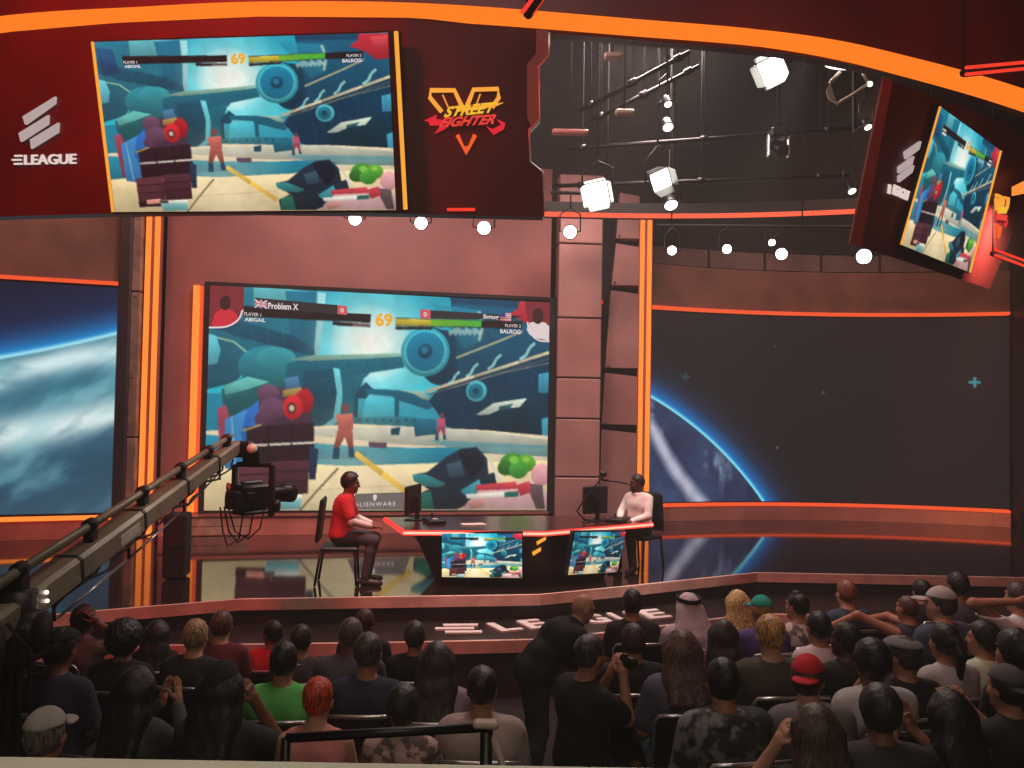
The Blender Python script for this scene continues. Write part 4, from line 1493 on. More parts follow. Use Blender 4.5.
class Fig:
    """joints of one figure, in its own frame"""
    def __init__(s, pose='lap', lean=0.02, head=(0, 0, 0), female=False, legs='sit', arms=None, tuck=True):
        s.tuck = tuck
        s.f = female
        s.lean = lean
        s.legs = legs
        s.hipc = A3((0, 0, .585))
        s.ab = A3((0, -.01 + lean * .45, .73))
        s.ch = A3((0, -.015 + lean, .895))
        s.shz = .985
        s.shw = .155 if female else .170
        s.sh = {q: A3((q * s.shw, -.015 + lean * 1.25, s.shz)) for q in (1, -1)}
        s.nk = A3((0, -.01 + lean * 1.35, 1.035))
        s.hd = A3((0, .02 + lean * 1.6, 1.185))
        s.R = rotm(*head)
        pr, pl = arms if arms else POSES[pose]
        def mir(a):
            return tuple((-p[0],) + tuple(p[1:]) if isinstance(p, tuple) else p for p in a)
        s.arm = {1: pr, -1: mir(pl)}
        for q in (1, -1):
            e, w, d, n, c = s.arm[q]
            e, w = A3(e), A3(w)
            if lean:
                e = e + A3((0, lean * .8, 0))
                w = w + A3((0, lean * .9, 0))
            s.arm[q] = (e, w, d, n, c)
        s.hip = {q: A3((q * HIP[0], HIP[1], HIP[2])) for q in (1, -1)}
        s.knee = {q: A3((q * KNEE[0], KNEE[1], KNEE[2])) for q in (1, -1)}
        s.ank = {q: A3((q * ANK[0], ANK[1], ANK[2])) for q in (1, -1)}
        if not tuck:
            s.knee = {q: A3((q * .125, .40, .525)) for q in (1, -1)}
            s.ank = {q: A3((q * .125, .31, .085)) for q in (1, -1)}
        s.toe = {q: s.ank[q] + A3((q * .02, .16, -.05)) for q in (1, -1)}

    def trunk(s, b, g=0.0):
        k = .06
        w = .9 if s.f else 1.0
        b.cap(s.hipc + A3((-.075, 0, 0)), s.hipc + A3((.075, 0, 0)), .112 + g, None, k)
        b.cap(s.ab + A3((-.05 * w, 0, 0)), s.ab + A3((.05 * w, 0, 0)), .107 * w + g, None, k)
        b.cap(s.ch + A3((-.075 * w, 0, 0)), s.ch + A3((.075 * w, 0, 0)), .112 * w + g, None, k)
        b.cap(s.sh[1] * .85 + s.sh[-1] * .15, s.sh[-1] * .85 + s.sh[1] * .15, .060 + g, None, k)
        b.cap(s.ch + A3((0, -.01, .06)), s.nk, .085 + g * .6, .058 + g * .5, k)

    def arms_up(s, b, g=0.0, frac=1.0, only_upper=False, m=1.0):
        for q in (1, -1):
            e, w, d, n, c = s.arm[q]
            p = s.sh[q]
            if frac < 1 and only_upper:
                e = p + (e - p) * frac
                b.cap(p, e, .052 * m + g, .047 * m + g + .004, .03)
                continue
            b.cap(p, e, .052 * m + g, .040 * m + g, .03)
            ee = w if not only_upper else e
            if not only_upper:
                w2 = e + (w - e) * (frac if frac < 1 else 1)
                b.cap(e, w2, .041 * m + g, (.027 + (1 - min(frac, 1)) * .01) * m + g, .02)

    def legs_(s, b, g=0.0, frac=1.0):
        for q in (1, -1):
            if frac <= 0:
                b.cap(s.hip[q], s.hip[q] * .28 + s.knee[q] * .72, .083 + g, .068 + g, .05)
                continue
            b.cap(s.hip[q], s.knee[q], .083 + g, .056 + g, .05)
            if frac > 0:
                e = s.knee[q] + (s.ank[q] - s.knee[q]) * frac
                mid = s.knee[q] * .7 + s.ank[q] * .3 + (A3((0, -.012, 0)))
                b.cap(s.knee[q], mid, .054 + g, .054 + g, .03)
                b.cap(mid, e, .054 + g, .036 + g + (.012 if g else 0), .03)

    def head_(s, b):
        c, R = s.hd, s.R
        P = lambda x, y, z: c + R @ A3((x, y, z))
        b.cap(s.nk + A3((0, .0, -.02)), c + R @ A3((0, -.022, -.06)), .054 if not s.f else .047, .05 if not s.f else .044, .03)
        b.ell(P(0, -.012, .022), (.074, .094, .096), R, .02)
        b.ell(P(0, .022, -.045), (.058, .068, .074), R, .035)
        b.ell(P(0, .062, -.088), (.026, .024, .022), R, .025)       # chin
        b.cap(P(0, .084, .022), P(0, .104, -.018), .010, .0135, .012)  # nose
        b.ell(P(0, .076, .038), (.05, .014, .012), R, .015)          # brow
        for q in (1, -1):
            b.ell(P(q * .076, -.004, -.004), (.009, .021, .032), R, .006)   # ear
            b.ell(P(q * .034, .066, -.022), (.022, .018, .018), R, .02)   # cheek
            b.ell(P(q * .030, .074, .014), (.014, .010, .008), R, .006)   # lid
        b.ell(P(0, .086, -.052), (.024, .010, .0065), R, .006)          # lips
        b.ell(P(0, .084, -.063), (.020, .010, .006), R, .006)

    def body(s, h):
        b = Body()
        s.trunk(b)
        s.legs_(b)
        s.head_(b)
        for q in (1, -1):
            b.cap(s.ank[q] + A3((0, -.02, -.03)), s.toe[q], .034, .026, .03)
        s.arms_up(b)
        for q in (1, -1):
            e, w, d, n, c = s.arm[q]
            add_hand(b, w, d, n, q if True else 1, c)
        return b.mesh('person_body', h)

    def shirt(s, sleeve='short', h=.013, hem=.56, loose=0.0, deep=0.0):
        b = Body()
        s.trunk(b, .014 + loose)
        if sleeve == 'short':
            s.arms_up(b, .012 + loose, .72, True)
        elif sleeve == 'long':
            s.arms_up(b, .011 + loose, .93)
        elif sleeve == 'none':
            pass
        cuts = [(0, 0, -1, -hem)]
        n = unit(unit(s.nk - s.ch) + A3((0, -.22, 0)))
        cuts.append((n[0], n[1], n[2], float(n @ s.nk) + .034 - deep))
        return b.mesh('shirt', h, cuts, wob=.004, wf=22)

    def trousers(s, frac=.95, h=.014):
        b = Body()
        b.cap(s.hipc + A3((-.075, 0, .0)), s.hipc + A3((.075, 0, .0)), .122, None, .06)
        s.legs_(b, .012, frac)
        cuts = [(0, 0, 1, .70)] if s.legs == 'sit' else []
        return b.mesh('trousers', h, cuts, wob=.003, wf=25)

    def shoe(s, q):
        b = Body()
        a, t = s.ank[q], s.toe[q]
        b.cap(a + A3((0, -.035, -.04)), t + A3((0, 0, -.003)), .040, .034, .03)
        b.cap(a + A3((0, -.01, .005)), a + A3((0, .0, -.03)), .045, .045, .03)
        z0 = min(a[2], t[2]) - .075
        return b.mesh('shoe', .011, [(0, 0, -1, -max(z0, .003))] if s.legs == 'sit' else [])

    def hair(s, style, h=.009):
        b = Body()
        c, R = s.hd, s.R
        P = lambda x, y, z: c + R @ A3((x, y, z))
        front = (0, .8, -.6, .030)
        nape = lambda z: (0, .0, -1, z)
        wob, wf = .0035, 90
        sk = (0, -.012, .022)
        back = lambda x, y, z: P(x, y, z)
        if style == 'buzz':
            b.ell(P(*sk), (.079, .099, .101), R, 0, [front, nape(.075)])
            wob = .0006
        elif style == 'short':
            b.ell(P(*sk), (.084, .106, .110), R, 0, [front, nape(.085)])
        elif style == 'fade':
            b.ell(P(0, -.010, .05), (.082, .102, .088), R, 0, [front, nape(.02)])
            b.ell(P(*sk), (.078, .098, .100), R, .01, [front, nape(.085)])
        elif style == 'full':
            b.ell(P(0, -.016, .030), (.096, .118, .118), R, 0, [(0, .8, -.6, .034), nape(.105)])
            wob = .004
        elif style == 'afro':
            b.ell(P(0, -.02, .035), (.125, .135, .135), R, 0, [(0, .8, -.6, .040), nape(.13)])
            wob, wf = .008, 110
        elif style in ('long', 'wavy'):
            b.ell(P(0, -.015, .026), (.092, .110, .112), R, 0, [(0, .8, -.6, .032)])
            low = -.30 if style == 'long' else -.24
            for x in (-.055, 0, .055):
                q0, q1, q2 = P(x, -.06, .0), P(x * 1.25, -.088, -.13), A3((c[0] + x * 1.5, s.ch[1] - .135, c[2] + low))
                b.cap(q0, q1, .058, .054, .05)
                b.cap(q1, q2, .054, .034, .06)
            for q in (1, -1):
                b.cap(P(q * .074, .0, .03), P(q * .080, -.02, -.13), .030, .024, .05)
            wob, wf = .003, 55
        elif style == 'tail':
            b.ell(P(*sk), (.085, .106, .110), R, 0, [front, nape(.08)])
            b.cap(P(0, -.11, .03), P(0, -.145, -.04), .032, .036, .02)
            b.cap(P(0, -.145, -.04), P(0, -.135, -.22), .036, .014, .02)
        elif style == 'quiff':
            b.ell(P(*sk), (.080, .102, .104), R, 0, [front, nape(.08)])
            b.ell(P(0, .005, .085), (.066, .085, .050), R, .02, [(0, 0, -1, -.045)])
            wob = .006
        return b.mesh('hair', h, wob=wob, wf=wf)

    def cap_(s, kind, h=.009):
        b = Body()
        c, R = s.hd, s.R
        P = lambda x, y, z: c + R @ A3((x, y, z))
        if kind in ('cap', 'backcap'):
            q = 1 if kind == 'cap' else -1
            b.ell(P(0, -.010, .030), (.091, .112, .112), R, 0, [(0, 0, -1, -.030)])
            b.ell(P(0, q * .115, .034), (.070, .085, .012), R, .008, [(0, -q, 0, -.0 + .03)])
            b.ell(P(0, -.01, .142), (.010, .010, .007), R, .004)
        elif kind == 'flatcap':
            b.ell(P(0, .0, .055), (.100, .128, .070), R, 0, [(0, 0, -1, -.015)])
            b.ell(P(0, .10, .032), (.070, .060, .012), R, .01)
        elif kind == 'beanie':
            b.ell(P(0, -.014, .034), (.092, .112, .118), R, 0, [(0, .35, -1, -.022)])
            b.ell(P(0, -.012, .03), (.097, .117, .05), R, .01, [(0, .35, -1, -.022), (0, -.35, 1, .055)])
        elif kind == 'cloth':
            b.ell(P(0, -.012, .026), (.098, .118, .112), R, 0, [(0, .8, -.6, .050)])
            for x in (-.095, -.05, 0, .05, .095):
                b.cap(P(x * .7, -.06, .0), A3((c[0] + x * 1.25, s.ch[1] - .10, c[2] - .20)), .050, .056, .03)
                b.cap(A3((c[0] + x * 1.25, s.ch[1] - .10, c[2] - .20)), A3((c[0] + x * 1.5, s.ch[1] - .135, c[2] - .36)), .052, .036, .03)
            return b.mesh('head_cloth', h, wob=.005, wf=45)
        elif kind == 'agal':
            mb = MB()
            for z in (.082, .098):
                mb.tube([tuple(P(.094 * math.cos(t) * .97, -.014 + .112 * math.sin(t), z + .012 * math.sin(t))) for t in np.linspace(0, 2 * PI, 25)[:-1]], .010, 6, closed=True)
            return mb.mesh('head_cord')
        return b.mesh('cap', h)

    def eyes(s, parent, m):
        for q in (1, -1):
            p = s.hd + s.R @ A3((q * .030, .078, .013))
            MB().ball(p, .0085, 6).build('eye', m, parent)


SKIN = {
    'fair': mat('skin_fair', (206, 150, 126), .55, spec=.35, var=.04, vscale=14),
    'tan': mat('skin_tan', (174, 118, 92), .55, spec=.35, var=.04, vscale=14),
    'brown': mat('skin_brown', (126, 78, 60), .5, spec=.4, var=.04, vscale=14),
    'dark': mat('skin_dark', (82, 52, 42), .5, spec=.4, var=.04, vscale=14),
}


def cloth(c, pat=None):
    if pat == 'camo':
        return mat('camo_cloth', (46, 44, 46), .9, bump=.3, bscale=30, col2=(128, 122, 122), vscale=9)
    if pat == 'print':
        return mat('print_cloth_%d_%d_%d' % c, c, .9, bump=.2, bscale=60, col2=tuple(v * .55 for v in c), vscale=16)
    return mat('cloth_%d_%d_%d' % c, c, .9, bump=.25, bscale=70, var=.07, vscale=6)


def hairm(c):
    nm = 'hair_%d_%d_%d' % c
    if nm in MATS:
        return MATS[nm]
    m = mat(nm, c, .45, var=.45, vscale=1.0, spec=.5)
    nt = m.node_tree
    tn = next(n for n in nt.nodes if n.type == 'TEX_NOISE')
    tc = next(n for n in nt.nodes if n.type == 'TEX_COORD')
    mp = nt.nodes.new('ShaderNodeMapping')          # strands run downward
    mp.inputs['Scale'].default_value = (110, 110, 14)
    nt.links.new(tc.outputs['Object'], mp.inputs['Vector'])
    nt.links.new(mp.outputs['Vector'], tn.inputs['Vector'])
    bp = nt.nodes.new('ShaderNodeBump')
    bp.inputs['Strength'].default_value = .8
    bp.inputs['Distance'].default_value = .006
    nt.links.new(tn.outputs['Fac'], bp.inputs['Height'])
    nt.links.new(bp.outputs['Normal'], nt.nodes['Principled BSDF'].inputs['Normal'])
    return m


EYE = mat('eye_dark', (30, 22, 20), .15)


def person(label, loc, rz, scale=1.0, fig=None, skin='tan', hair=('short', (30, 22, 20)), shirt=((60, 55, 58), 'short'), pat=None,
           legs=(38, 36, 44), hat=None, shoes=(40, 36, 36), fine=False, frac=.95, group='spectators', eyes=False, extra=None, hem=.56, name='person'):
    f = fig or Fig()
    t = thing(name, label, 'person', loc, rz, group, scale=scale)
    put('body', f.body(.0085 if fine else .0125), SKIN[skin], t)
    if hair and hair[0]:
        put('hair', f.hair(hair[0]), hairm(hair[1]), t)
    if hat:
        kind, hc = hat
        if kind == 'cloth':
            put('head_cloth', f.cap_('cloth'), cloth(hc), t)
            put('head_cord', f.cap_('agal'), M['black'], t)
        else:
            put('cap', f.cap_(kind), cloth(hc), t)
    put('shirt', f.shirt(shirt[1], hem=hem, loose=shirt[2] if len(shirt) > 2 else 0), cloth(shirt[0], pat), t)
    key = ('tr', f.legs, frac, f.tuck)
    tm = cached(key, lambda: f.trousers(frac)) if f.legs == 'sit' else f.trousers(frac)
    put('trousers' if frac > .5 else 'shorts', tm, cloth(legs), t)
    for q in (1, -1):
        sm = cached(('shoe', q, f.tuck), lambda: f.shoe(q)) if f.legs == 'sit' else f.shoe(q)
        put('shoe', sm, mat('shoe_%d' % shoes[0], shoes, .5), t)
    if eyes:
        f.eyes(t, EYE)
    if extra:
        extra(t, f)
    return t


CHAIR = []


def chair_parts(t):
    if not CHAIR:
        seat = MB().box((0, .02, .437), (.44, .42, .035), bev=.014)
        back_ = MB()
        R = Matrix.Rotation(math.radians(-8), 3, 'X')
        n = 6
        vs, fs = [], []
        for i in range(n + 1):
            u = i / n * 2 - 1
            for (z, y) in ((.52, -.19), (.925, -.245)):
                vs.append((u * .215, y - .022 * (1 - u * u), z))
            for (z, y) in ((.925, -.267), (.52, -.212)):
                vs.append((u * .215, y - .022 * (1 - u * u), z))
        for i in range(n):
            for k in range(4):
                fs.append((i * 4 + k, i * 4 + (k + 1) % 4, i * 4 + 4 + (k + 1) % 4, i * 4 + 4 + k))
        fs += [(3, 2, 1, 0), (n * 4, n * 4 + 1, n * 4 + 2, n * 4 + 3)]
        back_.add(vs, fs)
        rim = MB().tube([(-.225, -.185, .46), (-.225, -.205, .66), (-.225, -.244, .90), (-.205, -.258, .935), (-.1, -.275, .94), (0, -.280, .94), (.1, -.275, .94), (.205, -.258, .935), (.225, -.244, .90), (.225, -.205, .66), (.225, -.185, .46)], .011, 8)
        legsm = []
        for sx in (-1, 1):
            legsm.append(MB().tube([(sx * .205, .20, .43), (sx * .215, .235, .004)], .012, 8).mesh('leg'))
            legsm.append(MB().tube([(sx * .215, -.17, .45), (sx * .222, -.235, .004)], .012, 8).mesh('leg'))
        CHAIR.extend([seat.mesh('seat'), back_.mesh('backrest'), rim.mesh('back_rim')] + legsm)
    put('seat', CHAIR[0], M['blackgloss'], t)
    put('backrest', CHAIR[1], M['blackgloss'], t)
    put('back_rim', CHAIR[2], M['chrome'], t, 'thin steel rim round the backrest')
    for l in CHAIR[3:]:
        put('leg', l, M['blackmetal'], t)


def chair(label, loc, rz):
    t = thing('stacking_chair', label, 'chair', loc, rz, 'audience chairs')
    chair_parts(t)
    return t
# ------------------------------------------------------------------ player desk
ZD = 1.42
dk_px = [(404, 530.5), (545, 531.5), (652, 522.5)]
dtop = [atz(x, y, ZD) for x, y in dk_px] + [V((1.42, 11.45, ZD)), V((.9, 11.72, ZD)), V((-1.62, 11.15, ZD))]
dk = thing('player_desk', 'angular black player desk with a glowing red edge on the stage', 'desk')
MB().prism([p - V((0, 0, .06)) for p in dtop], (0, 0, .06)).build('desk_top', M['desktop'], dk)
led = MB()
for a, b in ((dtop[5], dtop[0]), (dtop[0], dtop[1]), (dtop[1], dtop[2])):
    led.tube([a - V((0, .016, .024)), b - V((0, .016, .024))], .032, 8)
led.build('edge_light', E_DESK, dk, 'glowing red edge light')
led = MB()
for a, b in ((dtop[0], dtop[1]), (dtop[1], dtop[2])):
    led.tube([a - V((0, .042, .022)), b - V((0, .042, .022))], .015, 8)
led.build('edge_light_core', E_DESKC, dk, 'bright pinkish core of the edge light')
low = [V((-.86, 10.28, .752)), V((.42, 10.25, .752)), V((1.20, 10.80, .752)), V((.95, 11.2, .752)), V((.6, 11.4, .752)), V((-.86, 11.1, .752))]
topi = [V((-1.12, 10.12, 1.36)), V((.40, 10.12, 1.36)), V((1.48, 10.90, 1.36)), V((1.0, 11.25, 1.36)), V((.65, 11.5, 1.36)), V((-1.4, 11.05, 1.36))]
mb = MB()
mb.add(low + topi, [(5, 4, 3, 2, 1, 0), (6, 7, 8, 9, 10, 11)] + [(i, (i + 1) % 6, (i + 1) % 6 + 6, i + 6) for i in range(6)])
mb.build('body', M['deskbody'], dk)
for pts in ([(536.5, 541.5), (546, 536.5), (546, 539.5), (537, 544.8)], [(532, 552), (541, 547), (541, 550.5), (533, 555.5)]):
    pl = Plane(low[0], low[1], topi[0])
    MB().prism([pl.hit(x, y, .004) for x, y in pts], pl.n * .012).build('logo_bar', E_YEL, dk, 'short glowing amber bar')


def desk_screen(tl, tr, br, bl, label, m):
    t = thing('desk_screen', label, 'screen', group='screens showing the game')
    n = (V(tr) - V(tl)).cross(V(tl) - V(bl)).normalized()
    if n.dot(CAM - V(tl)) < 0:
        n = -n
    sf = quad_surf(tl, tr, bl, br)
    put('picture', display_mesh('picture', HANGAR, sf, 140, 84), m, t)
    g = .012
    MB().prism([V(sf(-g, -g)) - n * .03, V(sf(1 + g, -g)) - n * .03, V(sf(1 + g, 1 + g)) - n * .03, V(sf(-g, 1 + g)) - n * .03], -n * .05).build('cabinet', M['blackgloss'], t)
    return t


SCR_B = screen_mat('display_desk', 1.35)
desk_screen(at(442, 533.5, 9.96), at(522, 533.5, 9.96), at(522, 578, 10.04), at(442, 577, 10.04), 'bright screen set in the middle of the desk front', SCR_B)
desk_screen(at(575, 532.5, 10.12), at(626, 531.5, 10.62), at(617, 572, 10.68), at(568, 575, 10.14), 'slanted screen on the right side of the desk front', SCR)

# things on the desk
t = thing('computer_monitor', 'thin monitor at the left end of the desk, seen edge on', 'monitor', (-1.25, 11.0, ZD), math.radians(-14))
MB().box((0, 0, .26), (.045, .52, .36), bev=.012).build('panel', M['blackgloss'], t)
MB().box((-.016, 0, .26), (.02, .50, .33)).build('screen', M['tile'], t)
MB().box((.06, 0, .16), (.05, .06, .30), bev=.01).build('stand', M['blackmetal'], t)
MB().box((.04, 0, .008), (.22, .26, .014), bev=.005).build('foot', M['blackmetal'], t)
t = thing('computer_monitor', 'dark monitor on the right part of the desk facing the player in white', 'monitor', (1.12, 11.22, ZD), math.radians(32))
MB().box((0, 0, .27), (.40, .045, .36), bev=.012).build('panel', M['blackgloss'], t)
MB().box((0, .016, .27), (.37, .02, .33)).build('screen', M['slate'], t)
MB().box((0, -.05, .16), (.06, .05, .30), bev=.01).build('stand', M['blackmetal'], t)
MB().box((0, -.03, .008), (.24, .2, .014), bev=.005).build('foot', M['blackmetal'], t)
t = thing('desk_camera', 'small camera on a curved black arm beside the right monitor', 'camera')
P_ = lambda x, y: at(x, y, 11.0)
MB().lathe([(.05, 0), (.05, .012), (.014, .02)], (P_(586, 519).x, 11.0, ZD), (0, 0, 1), 14).build('base', M['blackmetal'], t)
MB().tube([V((P_(586, 519).x, 11.0, ZD + .01)), P_(577, 511), P_(582, 503), P_(592, 490), P_(600, 480), P_(603, 477)], .012, 8).build('arm', M['blackmetal'], t)
MB().tube([P_(602, 480), P_(616, 481.5), P_(628, 484)], [.014, .012, .01], 8).build('boom', M['blackmetal'], t)
MB().box(P_(603, 474), (.09, .1, .07), bev=.015).build('camera', M['blackgloss'], t)
for i, (x, y, lab) in enumerate(((-.95, 10.72, 'flat black arcade stick lying on the left part of the desk'), (1.42, 11.16, 'flat black arcade stick in front of the player in white'))):
    t = thing('arcade_stick', lab, 'controller', (x, y, ZD), math.radians(-70 if i == 0 else 60), 'arcade sticks on the desk')
    MB().box((0, 0, .026), (.36, .22, .05), bev=.012).build('case', M['blackgloss'], t)
    MB().tube([(-.1, 0, .05), (-.1, 0, .085)], .006, 8).ball((-.1, 0, .098), .017, 8).build('stick', M['crane_d'], t)
    for k in range(6):
        MB().lathe([(.013, 0), (.013, .006), (.0, .007)], (.02 + .035 * (k % 3), .02 - .036 * (k // 3), .051), (0, 0, 1), 12).build('button', M['white'], t)
o = MB().box((-.45, 10.6, ZD + .006), (.3, .16, .01), rz=.3, bev=.004).build('paper_sheet', M['white'])
tag(o, 'pale sheet lying flat on the left half of the desk', 'paper')

# ------------------------------------------------------------------ players
def player_chair(label, loc, rz):
    t = thing('player_chair', label, 'chair', loc, rz, 'player chairs')
    MB().box((0, .03, .435), (.46, .44, .05), bev=.02).build('seat', M['blackgloss'], t)
    R = Matrix.Rotation(math.radians(-6), 3, 'X')
    MB().box((0, -.215, .76), (.42, .045, .52), R=R, bev=.02).build('backrest', M['blackgloss'], t)
    for sx in (-1, 1):
        MB().tube([(sx * .19, -.19, .42), (sx * .2, -.25, .004)], .016, 8).build('leg', M['blackmetal'], t)
        MB().tube([(sx * .19, .2, .42), (sx * .2, .23, .004)], .016, 8).build('leg', M['blackmetal'], t)
    return t


def head_place(fig, px, py, D, rz, s=1.0):
    p = at(px, py, D)
    h = Matrix.Rotation(rz, 3, 'Z') @ V(fig.hd) * s
    return p - h


PLY = ((.23, .10, .76), (.10, .31, .69), (-.3, .93, -.1), (0, -.1, -1), .6)
fg = Fig(lean=.055, head=(0, -8, 0), arms=(PLY, PLY), tuck=False)
rz = math.radians(-84)
o = head_place(fg, 351, 485.5, 10.2, rz)


def red_vest(t, f):
    put('red_vest', f.shirt('short', .011, .56, .012), cloth((196, 34, 44)), t, 'red short-sleeved jersey worn over the white sleeves')


person('seated player in a red jersey over white sleeves and dark jeans, facing right', (o.x, o.y, .752), rz, 1.0, fg, 'brown', ('full', (26, 20, 20)),
       ((224, 208, 202), 'long'), None, (64, 60, 68), None, (60, 50, 48), True, .95, 'players', True, red_vest)
player_chair('black chair with a tall back under the player in red', (o.x - .02, o.y, .752), rz)
fg = Fig(lean=.03, head=(-40, -4, 0), arms=(PLY, PLY), tuck=False)
rz = math.radians(136)
sc_ = .965
o = head_place(fg, 637, 485.5, 11.42, rz, sc_)


def beard(t, f):
    b = Body()
    b.ell(f.hd + f.R @ A3((0, .04, -.072)), (.057, .062, .058), f.R, 0, [(0, -.9, -.2, -.0), (0, 0, 1, .035)])
    put('beard', b.mesh('beard', .009, wob=.002, wf=120), hairm((24, 18, 18)), t)
    b = Body()
    b.cap(f.nk + A3((0, -.02, -.0)), f.nk + A3((0, .02, -.01)), .068, .068, .02)
    put('collar', b.mesh('collar', .010, [(0, -.3, 1, f.nk[2] + .035)]), cloth((232, 222, 216)), t)


person('seated player in a white long-sleeved shirt with a dark beard, facing left', (o.x, o.y, .752), rz, sc_, fg, 'dark', ('quiff', (22, 18, 18)),
       ((236, 226, 220), 'long'), None, (40, 36, 40), None, (40, 36, 36), True, .95, 'players', True, beard)
player_chair('black chair with a tall back under the player in white', (o.x + .02, o.y, .752), rz)

# ------------------------------------------------------------------ camera crane
cr = thing('camera_crane', 'long olive grey camera crane reaching up from the lower left corner', 'crane')
cn, cf = at(10, 613, 4.6), at(236, 446, 8.4)
cd = (cf - cn).normalized()
cs_ = cd.cross(V((0, 0, 1))).normalized()
cu_ = cs_.cross(cd).normalized()
cl_ = (cf - cn).length
cp = lambda t, a=0.0, b=0.0: cn + cd * (cl_ * t) + cs_ * a + cu_ * b


def boom(t0, t1, w, h):
    mb = MB()
    k = .28
    prof = [(-w, -h * (1 - k)), (-w * (1 - k), -h), (w * (1 - k), -h), (w, -h * (1 - k)), (w, h * (1 - k)), (w * (1 - k), h), (-w * (1 - k), h), (-w, h * (1 - k))]
    vs = [cp(t0, a, b) for a, b in prof] + [cp(t1, a, b) for a, b in prof]
    return mb.add(vs, [tuple(range(8))[::-1], tuple(range(8, 16))] + [(i, (i + 1) % 8, (i + 1) % 8 + 8, i + 8) for i in range(8)])


for (t0, t1, w) in ((-.12, .16, .088), (.155, .40, .083), (.395, .62, .077), (.615, .82, .072), (.815, .985, .066)):
    boom(t0, t1, w, w).build('boom_section', M['crane'], cr)
for t_ in (.158, .398, .618, .818):
    boom(t_ - .004, t_ + .004, .096 - t_ * .02, .096 - t_ * .02).build('boom_clamp', M['crane_d'], cr)
ro = lambda t: .20 - .07 * t
MB().tube([cp(-.1, 0, ro(0)), cp(.5, 0, ro(.5)), cp(.97, 0, ro(.97))], [.030, .027, .024], 8).build('upper_rail', M['crane'], cr)
for t_ in (.03, .235, .44, .63, .80, .93):
    MB().box(cp(t_, 0, (ro(t_) + .07) / 2), (.06, .09, ro(t_) - .02), R=Matrix((cs_, cd, cu_)).transposed(), bev=.008).build('rail_bracket', M['crane_d'], cr)
    MB().tube([cp(t_ - .008, 0, ro(t_)), cp(t_ + .008, 0, ro(t_))], .045, 10).build('rail_clamp', M['crane_d'], cr)
MB().tube([cp(.12, 0, -.24), cp(.36, 0, -.235)], .009, 6).build('cable_rod', M['chrome'], cr, 'thin bright support rod')
MB().tube([cp(.38, 0, -.235), cp(.62, 0, -.21)], .009, 6).build('cable_rod', M['chrome'], cr, 'thin bright support rod')
MB().tube([cp(.66, 0, -.20), cp(.86, 0, -.14)], .009, 6).build('cable_rod', M['chrome'], cr, 'thin bright support rod')
for t_ in (.37, .64, .87, .11):
    MB().tube([cp(t_, 0, -.05), cp(t_, 0, -.24 + .1 * max(0, t_ - .5))], .012, 6).build('rod_strut', M['crane_d'], cr)
pl_ = MB().box(cp(.335, .082, -.01), (.008, .30, .075), R=Matrix((cs_, cd, cu_)).transposed(), bev=.003)
pl_.build('name_plate', M['ledge'], cr, 'pale plate on the boom side')
# sagging cables along the boom
for off, sag in ((.05, .05), (-.03, .07)):
    pth = []
    for i in range(41):
        t_ = -.05 + 1.0 * i / 40
        pth.append(cp(t_, off + .02 * math.sin(i * 1.7), -.09 - sag * abs(math.sin(i / 40 * PI * 5))))
    MB().tube(pth, .009, 6).build('cable', M['black'], cr)
# pivot head, post, tripod, counterweights
pv = cp(.0, 0, -.12)
MB().box(pv + V((0, 0, -.03)), (.30, .26, .24), bev=.03).build('pivot_head', M['crane_d'], cr)
MB().lathe([(.10, -.17), (.12, -.15), (.12, .15), (.10, .17)], pv + V((0, 0, .02)), (1, 0, 0), 20).build('pivot_axle', M['blackmetal'], cr)
fz = FL(pv.y)
MB().lathe([(.07, 0), (.07, .35), (.055, .36), (.055, pv.z - fz - .55), (.12, pv.z - fz - .5), (.12, pv.z - fz - .12)], (pv.x, pv.y, fz + .35), (0, 0, 1), 18).build('post', M['blackmetal'], cr)
for k in range(3):
    a = PI / 2 + k * 2 * PI / 3
    MB().tube([(pv.x, pv.y, fz + .75), (pv.x + math.cos(a) * .34, pv.y + math.sin(a) * .34, fz + .05)], .028, 8).tube([(pv.x, pv.y, fz + .42), (pv.x + math.cos(a) * .22, pv.y + math.sin(a) * .22, fz + .30)], .018, 8).build('tripod_leg', M['blackmetal'], cr)
for k in range(4):
    MB().lathe([(.17, -.025), (.18, -.02), (.18, .02), (.17, .025)], cp(-.12, -.12 + .08 * k, -.02), cs_, 24).build('counterweight', M['blackmetal'], cr)
MB().box(cp(.035, -.12, .03), (.14, .20, .22), bev=.02).build('control_box', M['blackgloss'], cr)
for k in range(2):  # pale highlights on the crane, put in as glowing beads
    MB().ball(cp(.048, .10, .04 - .05 * k), .011, 8).build('highlight_bead', E_LAMP2, cr, 'small glowing bead standing in for a pale highlight')
for k in range(6):
    a = .13 * k
    MB().tube([cp(-.05 + .015 * k, .1 - .04 * k, .03), cp(-.03, .16 - .05 * k, -.16 - .03 * k), V((pv.x + .16 - .06 * k, pv.y - .08, 1.1 - .06 * k)), V((pv.x + .1 - .05 * k, pv.y - .1, .5))], .011, 6).build('cable', M['black'], cr)
